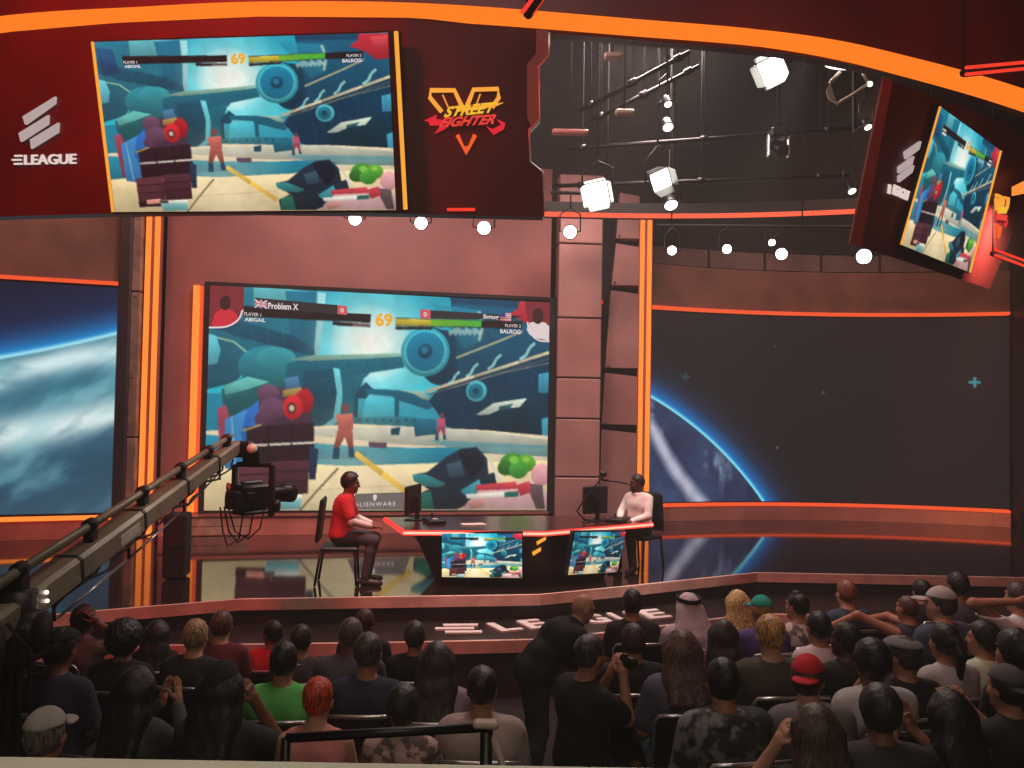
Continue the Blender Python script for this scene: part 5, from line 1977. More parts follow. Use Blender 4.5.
# remote head at the tip
e = cf
MB().box(e + V((.06, 0, -.03)), (.20, .16, .16), bev=.02).build('tip_bracket', M['crane_d'], cr)
MB().lathe([(.07, -.08), (.085, -.07), (.085, .07), (.07, .08)], e + V((.16, -.02, -.08)), (0, 0, 1), 20).build('pan_motor', M['blackmetal'], cr)
MB().lathe([(.045, 0), (.05, .004), (.05, .018), (.0, .02)], e + V((.19, -.10, -.02)), (.2, -.9, .5), 18).build('motor_cap', M['ledge'], cr, 'pale motor cap')
MB().box(e + V((.19, .02, -.18)), (.36, .08, .05), bev=.01).build('head_arm', M['crane_d'], cr)
MB().box(e + V((.36, .02, -.43)), (.05, .10, .52), bev=.012).build('head_side', M['crane_d'], cr)
MB().box(e + V((-.01, .02, -.30)), (.04, .10, .24), bev=.012).build('head_side', M['crane_d'], cr)
MB().lathe([(.06, 0), (.06, .05), (.03, .06)], e + V((.385, .02, -.58)), (1, 0, 0), 16).build('tilt_motor', M['blackmetal'], cr)
for k in range(3):
    MB().tube([e + V((.30 - .1 * k, -.02, -.62)), e + V((.27 - .1 * k, -.05, -.80 - .05 * k)), e + V((.16 - .1 * k, -.05, -.90 - .04 * k)), e + V((.02 - .06 * k, -.02, -.84)), e + V((-.06 - .04 * k, 0, -.60))], .008, 6).build('cable', M['black'], cr)
cb = thing('broadcast_camera', 'black broadcast camera hanging at the tip of the crane', 'camera')
c0 = e + V((.15, .05, -.50))
Rc = Matrix.Rotation(math.radians(-35), 3, 'Z')
bx = lambda off, sz, b=.015: MB().box(c0 + Rc @ V(off), sz, R=Rc, bev=b)
bx((0, 0, 0), (.20, .34, .24), .02).build('body', M['blackgloss'], cb)
bx((0, 0, .14), (.04, .26, .03)).build('carry_handle', M['blackmetal'], cb)
bx((0, .02, -.15), (.22, .36, .04)).build('mount_plate', M['crane_d'], cb)
MB().lathe([(.06, 0), (.075, .03), (.075, .20), (.09, .21), (.105, .34), (.095, .34), (.07, .24)], c0 + Rc @ V((0, .16, .01)), Rc @ V((0, 1, 0)), 20).build('lens', M['blackmetal'], cb)
bx((-.17, -.05, .06), (.12, .16, .12), .02).build('viewfinder', M['blackgloss'], cb)
MB().lathe([(.045, 0), (.05, .008), (.0, .012)], c0 + Rc @ V((-.17, -.14, .09)), Rc @ V((-.2, -1, 0)), 18).build('viewfinder_eye', M['ledge'], cb, 'pale viewfinder eyepiece')
bx((-.16, -.16, -.05), (.07, .03, .12), .01).build('cable_plug', M['tile'], cb)
bx((.0, -.21, -.02), (.17, .09, .18), .015).build('battery', M['black'], cb)
bx((.14, -.12, .02), (.04, .10, .08), .01).build('control_panel', M['crane_d'], cb)

# dark case standing on the left of the stage
t = thing('equipment_case', 'dark upright equipment case on the stage behind the crane tip', 'case', (-4.02, 10.35, .752), .15)
MB().box((0, 0, .40), (.26, .34, .76), bev=.02).build('body', M['black'], t)
MB().box((0, -.18, .56), (.20, .012, .34), bev=.004).build('front_grille', M['riser'], t)
for sx in (-1, 1):
    MB().lathe([(.03, 0), (.03, .02)], (sx * .09, 0, 0), (0, 0, 1), 10).build('foot', M['blackmetal'], t)

# handrail in front of the balcony
hr = thing('handrail', 'black metal handrail with a post and grey brace in front of the pale ledge', 'railing')
hA, hB = at(286, 738, 2.5), at(490, 727, 2.55)
MB().tube([hA, hB], .014, 8).build('rail', M['blackmetal'], hr)
fzh = FL(2.5)
MB().tube([hB + V((-.01, 0, 0)), V((hB.x - .01, hB.y, fzh))], .02, 8).build('post', M['blackmetal'], hr)
MB().tube([hA, V((hA.x, hA.y, fzh))], .014, 8).build('post', M['blackmetal'], hr)
MB().box(hB + V((-.012, -.01, .012)), (.075, .05, .018), bev=.006).build('post_cap', M['tile'], hr, 'pale grey post cap')
MB().tube([hB + V((.0, -.0, -.02)), V((hB.x + .32, hB.y - .02, hB.z - .75))], .011, 8).build('brace', M['tile'], hr, 'grey diagonal brace')

# ------------------------------------------------------------------ lamps
def can_lamp(name, label, p, aim, r, L, m, group, pipe_z, yoke=True):
    t = thing(name, label, 'stage light', group=group)
    aim = V(aim).normalized()
    MB().lathe([(r * .55, -L), (r * .9, -L * .8), (r, -L * .2), (r * 1.12, 0), (r * 1.12, .012), (r * .98, .012), (r * .95, -.01)], p, aim, 20).build('housing', M['blackmetal'], t)
    MB().lathe([(.001, .0), (r * .94, -.004), (r * .94, .006), (r * .6, .018), (.001, .024)], p, aim, 24).build('lens', m, t, 'bright lens')
    x = aim.cross(V((0, 0, 1))).normalized()
    c = p - aim * (L * .45)
    h = min(pipe_z - c.z, .35)
    MB().tube([c - x * r * 1.05, c - x * (r + .05), c - x * (r + .05) + V((0, 0, h * .7)), c + V((0, 0, h)), c + x * (r + .05) + V((0, 0, h * .7)), c + x * (r + .05), c + x * r * 1.05], .011, 6).build('yoke', M['blackmetal'], t)
    MB().tube([c + V((0, 0, h)), V((c.x, c.y, pipe_z))], .012, 6).build('hanger', M['soffit'], t)
    return t


rear = [(355, 219, 11.0, .082, 'bright round lamp above the left part of the main screen, leftmost of the row'),
        (421, 223, 11.0, .084, 'bright round lamp below the red emblem, above the main screen timer'),
        (484, 228, 11.0, .088, 'bright round lamp above the right half of the main screen'),
        (570, 232, 11.9, .094, 'bright round lamp in front of the wide mauve pillar top'),
        (672, 250.5, 12.9, .070, 'small round lamp just right of the right orange tubes'),
        (727, 249, 12.9, .070, 'small round lamp above the left part of the curved video wall'),
        (772, 242.5, 13.0, .052, 'smallest round lamp, just above another over the curved wall'),
        (781.5, 254, 12.8, .088, 'bright round lamp above the centre of the curved video wall'),
        (864, 256.5, 12.6, .112, 'large bright round lamp below the edge of the right fascia')]
for i, (x, y, D, r, lab) in enumerate(rear):
    p = at(x, y, D)
    can_lamp('stage_lamp', lab, p, CAM - p + V((0, 2.0, 0)), r, .22, E_LAMP, 'row of round lamps above the set', 5.62 if i < 3 else 5.95 if i == 3 else 5.72)
t = thing('lighting_pipe', 'dark pipe carrying the lamps above the main screen', 'pipe')
MB().tube([(-4.6, 11.1, 5.64), (.1, 11.1, 5.64)], .026, 8).build('pipe', M['black'], t)
MB().tube([(.5, 12.0, 5.95), (1.4, 12.0, 5.95)], .026, 8).build('pipe', M['black'], t)
for x in (-4, -2, 0):
    MB().tube([(x, 11.1, 5.64), (x, 11.1, 9.0)], .012, 6).build('hanger', M['soffit'], t)
MB().tube([(1.3, 12.0, 5.95), (1.3, 12.0, 9.0)], .012, 6).build('hanger', M['soffit'], t)
t = thing('lighting_pipe', 'dark pipe carrying the lamps above the curved video wall', 'pipe')
MB().tube([(2.2, 13.05, 5.74), (8.0, 12.8, 5.74)], .026, 8).build('pipe', M['black'], t)
for x in (2.4, 4.4, 6.4, 7.8):
    MB().tube([(x, 12.93, 5.74), (x, 12.93, 9.0)], .012, 6).build('hanger', M['soffit'], t)


def flood(label, px, py, D, sz, aim, top, open_=.5, roll=.0):
    """a square-faced lamp with four barn doors"""
    t = thing('flood_lamp', label, 'stage light', group='bright flood lamps in the lighting grid')
    p = at(px, py, D)
    aim = V(aim).normalized()
    x = aim.cross(V((0, 0, 1))).normalized()
    u = x.cross(aim).normalized()
    if roll:
        R = Matrix.Rotation(roll, 3, aim)
        x, u = R @ x, R @ u
    s = sz / 2
    q = lambda a, b, c: p + x * a + u * b + aim * c
    MB().hexa([q(-s * .7, -s * .7, -.28), q(s * .7, -s * .7, -.28), q(s * .7, s * .7, -.28), q(-s * .7, s * .7, -.28), q(-s, -s, 0), q(s, -s, 0), q(s, s, 0), q(-s, s, 0)]).build('housing', M['blackmetal'], t)
    MB().hexa([q(-s * .92, -s * .92, 0), q(s * .92, -s * .92, 0), q(s * .92, s * .92, 0), q(-s * .92, s * .92, 0), q(-s * .6, -s * .6, .03), q(s * .6, -s * .6, .03), q(s * .6, s * .6, .03), q(-s * .6, s * .6, .03)]).build('lens', E_LAMP, t, 'glaring white lens')
    for (ax, sg) in (('x', 1), ('x', -1), ('u', 1), ('u', -1)):
        e0 = [(sg * s, -s), (sg * s, s)] if ax == 'x' else [(-s, sg * s), (s, sg * s)]
        k = 1 + open_ * 1.0
        e1 = [(a * k if ax == 'x' else a * .8, b * .8 if ax == 'x' else b * k) for a, b in e0]
        a0, a1 = [q(a, b, .005) for a, b in e0]
        b0, b1 = [q(a, b, sz * .55) for a, b in e1]
        nn = (a1 - a0).cross(b0 - a0).normalized() * .006
        MB().prism([a0, a1, b1, b0], nn).build('barn_door', M['blackmetal'], t)
    c = q(0, 0, -.14)
    h = max(.2, min(.45, top - c.z))
    MB().tube([q(-s - .01, 0, -.14), q(-s - .05, 0, -.14), q(-s - .05, 0, -.14) + V((0, 0, h * .7)), c + V((0, 0, h)), q(s + .05, 0, -.14) + V((0, 0, h * .7)), q(s + .05, 0, -.14), q(s + .01, 0, -.14)], .013, 6).build('yoke', M['blackmetal'], t)
    MB().tube([c + V((0, 0, h)), V((c.x, c.y, 9.0))], .016, 6).build('hanger', M['soffit'], t)
    return p


flood('glaring flood lamp just under the amber ring, right of centre', 772, 70, 8.9, .26, (-.6, -1, -.5), 9, .35, .3)
flood('glaring flood lamp low in the lighting grid, right of the left fascia', 597, 194, 11.5, .32, (-.1, -1, -.35), 9, .3, .2)
flood('tilted flood lamp in the grid above the twin orange tubes', 661, 180, 11.6, .27, (.25, -1, -.55), 9, .35, .5)

# a pale open yoke lamp under the ring
t = thing('yoke_lamp', 'pale lamp in an open folded yoke hanging under the amber ring', 'stage light')
p = at(838, 66, 9.3)
MB().lathe([(.001, -.02), (.13, -.015), (.15, 0), (.13, .03), (.001, .04)], p, (.15, -.25, 1), 24).build('lens', E_LAMP2, t, 'glowing pale lens')
MB().lathe([(.155, 0), (.15, .1), (.09, .2), (.04, .22)], p + V((0, .02, .03)), (.1, .1, 1), 24).build('housing', M['blackmetal'], t)
Q = lambda x, y: at(x, y, 9.3)
MB().tube([Q(840, 72), Q(830, 83)], .02, 6).build('yoke_arm', M['ledge'], t)
MB().tube([Q(862, 71), Q(868, 82)], .02, 6).build('yoke_arm', M['ledge'], t)
MB().tube([Q(868, 84), Q(852, 95), Q(838, 103)], .014, 6).build('yoke_arm', M['ledge'], t)
MB().prism([Q(830, 83), Q(826, 90), Q(828, 98), Q(838, 104), Q(834, 95)], (.02, .05, 0)).build('reflector', M['ledge'], t)
MB().ball(Q(870, 84), .03, 8).build('lamp_bulb', E_LAMP2, t)
MB().tube([p + V((0, .04, .22)), V((p.x, p.y + .04, 9.0))], .016, 6).build('hanger', M['soffit'], t)

small = [(668, 104, 10.5, .05, E_LAMP2, 'small bright fixture high in the grid, left of the flood lamp'),
         (668, 127, 10.8, .07, E_LAMP2, 'small oval fixture below the other small one in the grid'),
         (671, 205, 12.0, .10, E_LAMP2, 'flat oval lamp just under the tilted flood lamp'),
         (852, 191, 12.0, .06, E_LAMP2, 'small bright fixture beside the right fascia edge'),
         (868, 127, 11.0, .05, E_LAMP2, 'small slanted fixture high beside the right fascia')]
for x, y, D, r, m, lab in small:
    p = at(x, y, D)
    can_lamp('grid_spot', lab, p, (.1, -.6, -.8), r, .16, m, 'small fixtures in the lighting grid', 8.2)
for i, (pts, lab) in enumerate(((((580, 111), (690, 52)), 'dark grid pipe running diagonally behind the amber ring, upper left'),
                                (((590, 122), (700, 66)), 'dark grid pipe just below its neighbour, running diagonally'),
                                (((552, 150), (860, 128)), 'dark level grid pipe across the lighting grid'),
                                (((552, 186), (850, 176)), 'dark level grid pipe low across the lighting grid'))):
    t = thing('grid_pipe', lab, 'pipe', group='lighting grid pipes')
    A, B = at(*pts[0], 11.5 + .2 * i), at(*pts[1], 10.6 + .5 * i)
    MB().tube([A, B], .03, 8).build('pipe', M['blackmetal'], t)
    for k in (.1, .5, .9):
        c = A.lerp(B, k)
        MB().tube([c, V((c.x, c.y, 9.0))], .01, 6).build('hanger', M['soffit'], t)
        MB().tube([c + (B - A).normalized() * .05, c - (B - A).normalized() * .05], .05, 8).build('clamp', M['blackmetal'], t)
# moving head in the middle of the grid
t = thing('moving_head', 'dark moving head lamp with bright edges in the middle of the grid', 'stage light')
p = at(778, 148, 10.5)
MB().box(p + V((0, 0, .18)), (.22, .2, .12), bev=.02).build('base', M['blackmetal'], t)
for s in (-1, 1):
    MB().box(p + V((s * .12, 0, .02)), (.035, .1, .26), bev=.01).build('arm', M['chrome'], t)
MB().lathe([(.05, -.12), (.085, -.08), (.09, .08), (.07, .12)], p, (.4, -.6, -.5), 18).build('head', M['blackmetal'], t)
MB().tube([p + V((0, 0, .22)), V((p.x, p.y, 9.0))], .02, 6).build('hanger', M['soffit'], t)
for i, (x0, x1, y, D, lab) in enumerate(((552, 588, 132, 11.0, 'reddish flat light batten in the grid beside the left fascia'), (615, 634, 112, 10.6, 'pale flat light batten in the middle left of the grid'), (604, 622, 56, 9.8, 'small folded reflector panel high in the grid'))):
    a, b = at(x0, y, D), at(x1, y + 1, D)
    t = thing('light_batten', lab, 'stage light', group='light battens in the grid')
    MB().box((a + b) / 2, ((b - a).length, .12, .07), bev=.02).build('housing', M['fascia_edge'] if i == 0 else M['tile'], t)
    MB().tube([(a + b) / 2, V(((a.x + b.x) / 2, a.y, 9.0))], .012, 6).build('hanger', M['soffit'], t)
# ------------------------------------------------------------------ audience
DK, BR, BL, RD, BD, GY = (24, 18, 18), (58, 40, 32), (176, 138, 92), (168, 60, 30), (150, 118, 84), (96, 84, 78)


def seat_person(who, label, px, py, D, yaw, skin, hair, shirt, pose='lap', headyaw=0, tilt=0, lean=.02, hat=None, pat=None, female=False, legs=(38, 36, 44),
                fine=False, eyes=False, extra=None, arms_=None, frac=.95, legfix=None, seat=True):
    f = Fig(pose, lean, (headyaw, tilt, 0), female, arms=arms_)
    if legfix:
        legfix(f)
    rz = math.radians(yaw)
    p = at(px, py, D)
    s = 1.0
    for _ in range(3):
        h = Matrix.Rotation(rz, 3, 'Z') @ V(f.hd) * s
        o = p - h
        s = (p.z - FL(o.y)) / f.hd[2]
    s = max(.86, min(1.14, s))
    h = Matrix.Rotation(rz, 3, 'Z') @ V(f.hd) * s
    o = V((p.x - h.x, p.y - h.y, 0))
    o.z = FL(o.y)
    person(label, o, rz, s, f, skin, hair, shirt, pat, legs, hat, (36, 32, 32), fine, frac, 'spectators', eyes, extra)
    if seat:
        cs = Matrix.Rotation(rz, 3, 'Z') @ V((0, -.02, 0))
        c = chair('black chair under the ' + who, (o.x + cs.x, o.y + cs.y, o.z), rz)
        c.scale = (s, s, s)
    return o


def sp_(who, rest, *a, **k):
    seat_person(who, who + ' ' + rest, *a, **k)


# left block, nearest the stage first
sp_('person with black hair in a grey tee', 'hand to the ear, near the crane', 84, 620, 6.75, -14, 'brown', ('short', DK), ((112, 102, 96), 'short'), 'ear_r', fine=True)
sp_('person with long straight black hair', 'sitting left of the grey-blond person', 158, 634, 6.95, 0, 'tan', ('long', DK), ((40, 34, 36), 'long'), female=True)
sp_('person with brown hair in a maroon shirt', 'just behind the grey-blond person', 222, 626, 6.75, 0, 'fair', ('short', (84, 64, 54)), ((104, 40, 50), 'short'))
sp_('person with black hair in a red shirt', 'looking to the left', 272, 634, 7.05, 4, 'brown', ('short', DK), ((206, 32, 48), 'short'), headyaw=52, eyes=True)
sp_('person with a shaved brown head', 'half hidden behind the grey-shirted bald person', 365, 622, 7.15, 0, 'brown', ('buzz', (70, 46, 40)), ((44, 36, 38), 'short'))
sp_('person with short grey-blond hair', 'in a dark charcoal shirt', 196, 637, 6.15, -6, 'fair', ('short', BD), ((44, 38, 40), 'short'))


def collar(t, f):
    b = Body()
    b.cap(f.nk + A3((0, -.03, -.01)), f.nk + A3((0, .02, -.02)), .075, .07, .02)
    put('collar', b.mesh('collar', .010, [(0, -.3, 1, f.nk[2] + .02)]), cloth((190, 184, 190)), t)


sp_('person with brown hair and a white collar', 'behind the bright green tee', 301, 640, 6.5, 2, 'tan', ('short', (50, 36, 32)), ((70, 62, 68), 'short'), extra=collar)
sp_('bald person in a grey-mauve shirt', 'seated behind the navy shirt', 351, 635, 6.1, 4, 'brown', ('buzz', (92, 70, 64)), ((92, 80, 90), 'short'))
sp_('person with short dark hair in a black tee', 'alone before the stacked-bar letter', 415, 637, 6.5, 0, 'tan', ('short', (64, 52, 50)), ((26, 20, 22), 'short'), female=True)
sp_('person with a big dark afro', 'in a black top', 125, 641, 6.05, -4, 'brown', ('afro', DK), ((24, 20, 22), 'long'))
sp_('person in a black flat cap and navy shirt', 'by the crane post', 60, 650, 5.35, -8, 'brown', ('short', DK), ((44, 42, 62), 'short'), hat=('flatcap', (20, 18, 20)))
sp_('person with black hair in a bright green tee', '', 284, 662, 5.45, 2, 'tan', ('short', DK), ((104, 196, 96), 'short'))
sp_('person with greying hair in a navy shirt', 'seated right of the green tee', 368, 655, 5.5, 2, 'tan', ('fade', (70, 60, 58)), ((50, 48, 70), 'short'))
sp_('person with long brown-black hair', 'in a pale mauve top', 437, 663, 5.45, 0, 'fair', ('long', (48, 38, 40)), ((168, 142, 156), 'short'), female=True)
sp_('person with long black hair in a dark grey cardigan', 'clapping, near the ledge', 137, 690, 4.85, -10, 'tan', ('long', DK), ((72, 70, 66), 'long'), 'clap', female=True, fine=True)


def earring(t, f):
    MB().ball(f.hd + f.R @ A3((.084, -.002, -.075)), .018, 8).build('earring', M['white'], t, 'white drop earring')


sp_('person in a black beanie with long dark hair', 'raising a hand to the face', 222, 690, 4.62, -6, 'brown', ('long', DK), ((38, 44, 40), 'short'), 'face_r', hat=('beanie', (26, 24, 28)), female=True, fine=True, extra=earring)
sp_('person with short bright red hair', 'in a sleeveless pink top', 318, 702, 4.72, 0, 'fair', ('fade', (176, 58, 26)), ((216, 130, 128), 'none'), female=True)
sp_('person with dark hair in a patterned pale pink top', 'beside the beige tee', 403, 709, 4.72, -2, 'fair', ('full', (38, 30, 26)), ((198, 160, 156), 'short'), pat='print', female=True)
sp_('person with dark brown hair in a beige tee', 'nearest the grey brace', 482, 691, 4.85, 0, 'tan', ('fade', (44, 28, 26)), ((176, 152, 146), 'short', .012))
sp_('person in a pale grey cap', 'at the bottom left corner below the crane', 46, 737, 4.05, -6, 'tan', ('short', GY), ((34, 30, 32), 'short'), hat=('cap', (176, 170, 160)))

# right block
sp_('person with black hair in a black shirt', 'past the bending bald man', 632, 604, 7.55, 6, 'tan', ('short', DK), ((28, 23, 25), 'short'))
sp_('person wearing a white headcloth with a black cord', 'and a pale robe', 688, 609, 7.35, 8, 'brown', None, ((190, 168, 176), 'long', .01), hat=('cloth', (222, 200, 208)))
sp_('person with long blond hair', 'in a black top', 737, 604, 7.95, 8, 'fair', ('wavy', (192, 150, 98)), ((36, 28, 32), 'short'), female=True)
sp_('person in a teal green cap and purple shirt', 'behind the short blond hair', 761, 612, 7.3, 10, 'fair', ('short', (150, 100, 60)), ((84, 62, 122), 'short'), hat=('cap', (30, 158, 138)))
sp_('person with tousled black hair in a white patterned shirt', 'facing left', 797, 607, 7.55, 14, 'tan', ('quiff', DK), ((214, 188, 190), 'short'), pat='print', headyaw=25)
sp_('person with reddish brown hair in a dark teal shirt', 'nearest the stage at right', 846, 594, 8.2, 14, 'fair', ('short', (120, 66, 50)), ((52, 70, 86), 'short'))
LEFTA = ((.12, .30, 1.06), (-.10, .48, 1.02), (-.9, .3, .2), (0, -1, 0), .3)
LEFTB = ((.44, .14, 1.10), (.62, .26, .96), (.7, .6, -.3), (-.3, 0, -1), .4)
sp_('person with both bare arms stretched to the left', 'wearing a dark top', 907, 609, 7.75, 24, 'tan', ('buzz', (80, 56, 46)), ((52, 48, 54), 'none'), arms_=(((.10, .34, 1.04), (-.16, .46, 1.00), (-.8, .5, .2), (0, -1, 0), .4), ((.40, .22, 1.12), (.56, .38, 1.0), (.5, .8, -.2), (0, 0, -1), .4)), fine=True)
sp_('person in a pale grey baseball cap and slate blue tee', 'looking left', 940, 604, 7.1, 18, 'fair', ('short', (60, 46, 42)), ((70, 76, 98), 'short', .012), hat=('cap', (186, 176, 170)), headyaw=35, eyes=True)
sp_('person with dark hair in a slate purple shirt', 'leaning in beside the pale cap', 957, 586, 8.35, 16, 'brown', ('short', DK), ((78, 72, 86), 'short', .01))
sp_('person with black hair beside the slate purple shirt', 'nearest the stage edge', 921, 592, 9.15, 12, 'tan', ('full', DK), ((32, 28, 32), 'short'))
sp_('person in a white tee with arms raised to the head', 'at the right edge', 1018, 596, 7.5, 22, 'tan', ('short', (60, 44, 40)), ((226, 214, 214), 'short'), 'behind', fine=True)
sp_('person with short black hair in a white tee', 'before the dark teal shirt', 818, 628, 6.7, 14, 'tan', ('short', DK), ((222, 200, 202), 'short'))
sp_('person with dark brown hair in a black tee', 'beside the kneeling photographer', 633, 642, 6.1, 6, 'tan', ('short', (62, 40, 42)), ((34, 27, 31), 'short'))
sp_('person with dark hair in a wine red top', 'clapping beside the short blond hair', 723, 637, 6.5, -8, 'tan', ('long', (44, 30, 32)), ((84, 36, 42), 'short'), 'clap', female=True, fine=True)


def leg_out(f):
    f.legs = 'out'
    f.knee[-1] = A3((-.19, .33, .75))
    f.ank[-1] = A3((-.17, .42, .33))
    f.toe[-1] = f.ank[-1] + A3((-.03, .15, -.07))


sp_('person with shoulder-length brown hair in denim shorts', 'one bare knee raised', 681, 652, 5.5, 4, 'tan', ('wavy', (86, 56, 50)), ((92, 86, 104), 'short', .014), legs=(96, 132, 146), frac=.0, legfix=leg_out, female=True, fine=True)
sp_('person with short blond-brown hair in an olive brown tee', 'before the teal cap', 770, 634, 5.8, 6, 'fair', ('fade', (176, 128, 78)), ((74, 62, 54), 'short', .012))
sp_('person with black hair in a black shirt, face turned left', 'behind the red cap', 845, 641, 6.2, 14, 'dark', ('short', (28, 22, 24)), ((32, 27, 31), 'short'), headyaw=30, eyes=True)
sp_('person with a dark ponytail in a light grey shirt', '', 944, 643, 6.0, 14, 'tan', ('tail', DK), ((190, 178, 178), 'short'), female=True)
sp_('person with black hair in a pale green tee', 'looking left near the right edge', 982, 640, 6.42, 18, 'tan', ('full', DK), ((196, 204, 178), 'short'), headyaw=28, eyes=True)
sp_('person in a grey flat cap and black shirt', 'raising a hand', 903, 657, 5.6, 16, 'tan', ('short', (54, 42, 40)), ((30, 26, 29), 'short'), 'face_l', hat=('flatcap', (128, 120, 124)), headyaw=20, fine=True)
sp_('person with black curly hair in a white jersey', 'with a dark yoke', 871, 664, 5.25, 8, 'brown', ('full', DK), ((186, 176, 174), 'short', .01))
sp_('person with black hair all in black', 'at the right edge behind the grey cap', 1014, 652, 5.45, 16, 'tan', ('full', DK), ((26, 22, 26), 'long'))


def hood(t, f):
    b = Body()
    b.cap(f.nk + A3((-.07, -.075, -.03)), f.nk + A3((.07, -.075, -.03)), .055, .055, .03)
    b.cap(f.nk + A3((-.09, -.02, .0)), f.nk + A3((-.05, -.08, -.02)), .045, .05, .03)
    b.cap(f.nk + A3((.09, -.02, .0)), f.nk + A3((.05, -.08, -.02)), .045, .05, .03)
    put('hood', b.mesh('hood', .011, wob=.004, wf=30), cloth((1, 1, 1), 'camo'), t)


sp_('person with black hair in a grey camouflage hooded jacket', '', 722, 683, 4.8, 10, 'tan', ('short', DK), ((1, 1, 1), 'long', .02), pat='camo', extra=hood, lean=.05)
sp_('person in a bright red backward cap and grey tee', '', 808, 680, 4.98, 4, 'fair', ('short', (70, 48, 40)), ((112, 102, 106), 'short', .01), hat=('backcap', (206, 32, 50)), headyaw=-30)
sp_('person with long brown hair, hand at the chin', 'before the red cap', 815, 733, 4.15, 6, 'fair', ('long', (62, 46, 34)), ((32, 27, 27), 'short'), 'face_l', female=True, fine=True)
sp_('person with tousled dark hair in a charcoal tee', 'before the white jersey', 879, 713, 4.45, 2, 'brown', ('full', (36, 31, 32)), ((58, 55, 58), 'short'))
sp_('person with long black hair clapping at the bottom right', '', 948, 716, 4.5, 14, 'tan', ('long', DK), ((30, 25, 27), 'short'), 'clap', female=True, fine=True)
sp_('person in a dark grey cap with hands held up', 'at the bottom right corner', 1006, 690, 4.95, 22, 'tan', ('short', DK), ((34, 30, 34), 'short'), 'hold', hat=('backcap', (88, 84, 86)), fine=True)

# ------------------------------------------------------------------ the two people on their feet or knees
def standing_bent(f):
    f.legs = 'stand'
    f.hip = {q: A3((q * .095, 0, .90)) for q in (1, -1)}
    f.hipc = A3((0, 0, .93))
    f.knee = {q: A3((q * .11, .02 if q > 0 else .07, .49)) for q in (1, -1)}
    f.ank = {q: A3((q * .12, -.05 if q > 0 else .0, .085)) for q in (1, -1)}
    f.toe = {q: f.ank[q] + A3((q * .02, .16, -.05)) for q in (1, -1)}
    f.ab = A3((0, .09, 1.05))
    f.ch = A3((0, .23, 1.17))
    f.sh = {q: A3((q * .178, .32, 1.23)) for q in (1, -1)}
    f.nk = A3((0, .38, 1.285))
    f.hd = A3((0, .45, 1.40))
    for q in (1, -1):
        f.arm[q] = (A3((q * .24, .40, .97)), A3((q * .13, .55, .80)), (0, .5, -.8), (-q, 0, 0), .6)


f = Fig(head=(0, -20, 0))
standing_bent(f)
rz = math.radians(-66)
D = 6.75
p = at(583, 609, D)
s = 1.0
for _ in range(3):
    o = p - Matrix.Rotation(rz, 3, 'Z') @ V(f.hd) * s
    s = (p.z - FL(o.y)) / f.hd[2]
o = p - Matrix.Rotation(rz, 3, 'Z') @ V(f.hd) * s
person('bald person in a black shirt and dark jeans, standing bent over by the step', (o.x, o.y, FL(o.y)), rz, s, f, 'fair', None, ((26, 22, 24), 'long', .012), None, (62, 60, 72), None, (90, 88, 92), True, .97, 'people on their feet', hem=.86)

f = Fig(head=(10, 0, 0), arms=(((.17, .19, .84), (.09, .22, 1.06), (-.25, .1, .9), (-.7, .7, 0), .9), ((.20, .24, .84), (.06, .24, 1.04), (-.2, .2, .95), (-.3, .9, 0), .8)))
f.legs = 'kneel'
f.hip = {q: A3((q * .095, 0, .575)) for q in (1, -1)}
f.knee = {q: A3((q * .15, .16, .10)) for q in (1, -1)}
f.ank = {q: A3((q * .14, -.26, .075)) for q in (1, -1)}
f.toe = {q: f.ank[q] + A3((0, -.13, -.02)) for q in (1, -1)}
D = 5.5
p = at(590, 657, D)
rz = math.radians(-58)
s = 1.0
for _ in range(3):
    o = p - Matrix.Rotation(rz, 3, 'Z') @ V(f.hd) * s
    s = (p.z - FL(o.y)) / f.hd[2]
o = p - Matrix.Rotation(rz, 3, 'Z') @ V(f.hd) * s
person('kneeling photographer in a black tee raising a small camera with the right hand', (o.x, o.y, FL(o.y)), rz, s, f, 'tan', ('fade', (60, 52, 52)), ((22, 18, 20), 'short', .004), None, (26, 24, 28), None, (36, 32, 32), True, .97, 'people on their feet', hem=.50)
cpos = V((o.x, o.y, FL(o.y))) + Matrix.Rotation(rz, 3, 'Z') @ V((.10, .255, 1.15)) * s
t = thing('compact_camera', 'small black camera held up by the kneeling photographer', 'camera', cpos, rz)
MB().box((0, 0, 0), (.13, .035, .075), bev=.01).build('body', M['blackgloss'], t)
MB().lathe([(.03, 0), (.032, .02), (.028, .05), (.02, .05)], (0, .017, -.005), (0, 1, 0), 16).build('lens', M['blackmetal'], t)
MB().box((-.02, 0, .043), (.04, .03, .014), bev=.004).build('viewfinder', M['blackmetal'], t)

# ------------------------------------------------------------------ light
def area(name, loc, target, size, col, power, size_y=None, spread=180):
    l = bpy.data.lights.new(name, 'AREA')
    l.color = lin(col)[:3]
    l.energy = power
    l.size = size
    if size_y:
        l.shape = 'RECTANGLE'
        l.size_y = size_y
    l.spread = math.radians(spread)
    o = bpy.data.objects.new(name, l)
    o.location = loc
    o.rotation_euler = (V(target) - V(loc)).to_track_quat('-Z', 'Y').to_euler()
    COL.objects.link(o)
    return o


def spot(name, loc, target, col, power, ang, blend=.5, r=.12):
    l = bpy.data.lights.new(name, 'SPOT')
    l.color = lin(col)[:3]
    l.energy = power
    l.spot_size = math.radians(ang)
    l.spot_blend = blend
    l.shadow_soft_size = r
    o = bpy.data.objects.new(name, l)
    o.location = loc
    o.rotation_euler = (V(target) - V(loc)).to_track_quat('-Z', 'Y').to_euler()
    COL.objects.link(o)
    return o


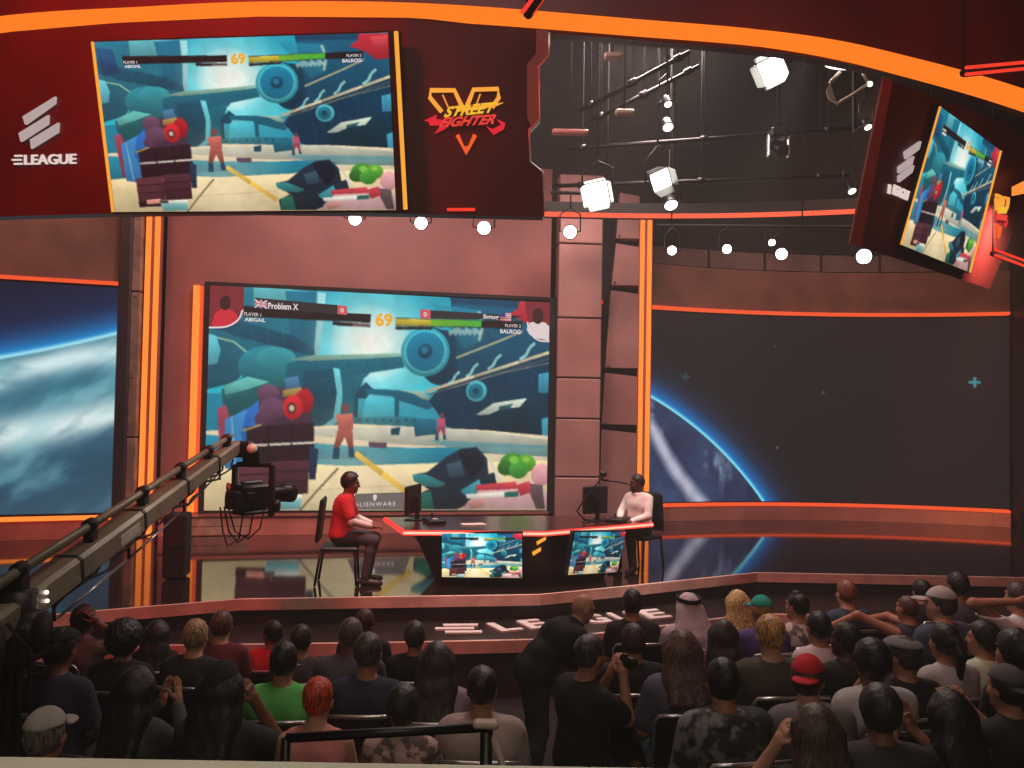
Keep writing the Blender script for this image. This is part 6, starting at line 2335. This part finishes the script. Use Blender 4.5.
W_ = (255, 236, 226)
spot('key_spot_desk', (-1.5, 8.3, 7.0), (-.3, 10.7, 1.3), W_, 620, 40)
spot('key_spot_desk', (3.2, 9.0, 7.0), (1.6, 11.3, 1.6), W_, 800, 30)
spot('wash_main_wall', (-2.8, 10.2, 7.6), (-2.8, 14.0, 4.6), (255, 196, 184), 320, 95, .8, .6)
spot('wash_pillars', (1.6, 11.2, 7.8), (1.6, 15.3, 3.6), (255, 214, 202), 560, 70, .8, .6)
spot('wash_right_wall', (5.4, 12.4, 7.8), (6.2, 17.0, 3.6), (255, 180, 156), 560, 100, .9, .6)
spot('wash_left_wall', (-7.0, 9.6, 7.4), (-7.2, 13.0, 4.0), (255, 176, 152), 260, 95, .9, .6)
area('stage_front_fill', (-1.0, 8.9, 7.4), (-.5, 13.5, .9), 1.6, (255, 214, 204), 200)  # added fill, unseen behind the fascia, brightens the stage and set
spot('plinth_fill', (6.3, 10.7, 5.5), (6.0, 17.2, .95), (255, 180, 146), 1500, 80, .9, .3)  # both plinth spots are added and unseen, there to brighten the plinths
spot('plinth_fill', (-3.0, 9.2, 5.6), (-3.4, 13.8, .95), (255, 190, 172), 520, 60, .9, .3)
area('red_fascia_wash', (-4.5, 3.0, 8.6), (-3.5, 8.2, 5.6), 1.2, (255, 50, 46), 150, None, 75)
area('red_fascia_wash', (5.5, 4.0, 8.6), (5.5, 9.8, 5.6), 2.0, (255, 84, 76), 75, None, 110)
area('grid_wash', (2.0, 12.0, 8.6), (0, 4.5, 0), 1.5, (255, 232, 224), 420)
area('audience_top', (0, 5.6, 8.7), (0, 5.6, 0), 3.0, (255, 226, 218), 95)
area('balcony_fill', (0, -.5, 5.2), (0, 1.2, 2.3), .8, (255, 244, 216), 40)  # added fill behind the camera, unseen, so the ledge comes out pale
spot('blue_pillar_spot', (9.4, 12.2, 3.4), (8.45, 13.5, 2.8), (70, 80, 255), 60, 50)

w = bpy.data.worlds.new('world')
S.world = w
w.use_nodes = True
w.node_tree.nodes['Background'].inputs[0].default_value = lin((120, 66, 62))
w.node_tree.nodes['Background'].inputs[1].default_value = .05
vs_ = w.node_tree.nodes.new('ShaderNodeVolumeScatter')
vs_.inputs['Color'].default_value = (.95, .92, .9, 1)
vs_.inputs['Density'].default_value = .0055
vs_.inputs['Anisotropy'].default_value = .0
w.node_tree.links.new(vs_.outputs[0], w.node_tree.nodes['World Output'].inputs['Volume'])

S.view_settings.view_transform = 'Standard'
S.view_settings.look = 'None'
S.view_settings.exposure = 0.0
S.view_settings.gamma = 1.0
S.view_settings.use_curve_mapping = False
S.cycles.use_denoising = True
S.cycles.max_bounces = 6
S.cycles.volume_bounces = 0
S.cycles.diffuse_bounces = 3
S.cycles.glossy_bounces = 3
S.cycles.caustics_reflective = False
S.cycles.caustics_refractive = False
S.cycles.sample_clamp_indirect = 6

# ------------------------------------------------------------------ every thing's empty sits at its own base
bpy.context.view_layer.update()
for o in list(bpy.data.objects):
    if o.type == 'EMPTY' and o.parent is None and o.location.length < 1e-6 and o.children:
        lo_, hi_ = V((1e9,) * 3), V((-1e9,) * 3)
        for c in o.children:
            for k in c.bound_box:
                w_ = c.matrix_world @ V(k)
                lo_ = V((min(lo_.x, w_.x), min(lo_.y, w_.y), min(lo_.z, w_.z)))
                hi_ = V((max(hi_.x, w_.x), max(hi_.y, w_.y), max(hi_.z, w_.z)))
        base = V(((lo_.x + hi_.x) / 2, (lo_.y + hi_.y) / 2, lo_.z))
        o.location = base
        for c in o.children:
            c.location = c.location - base
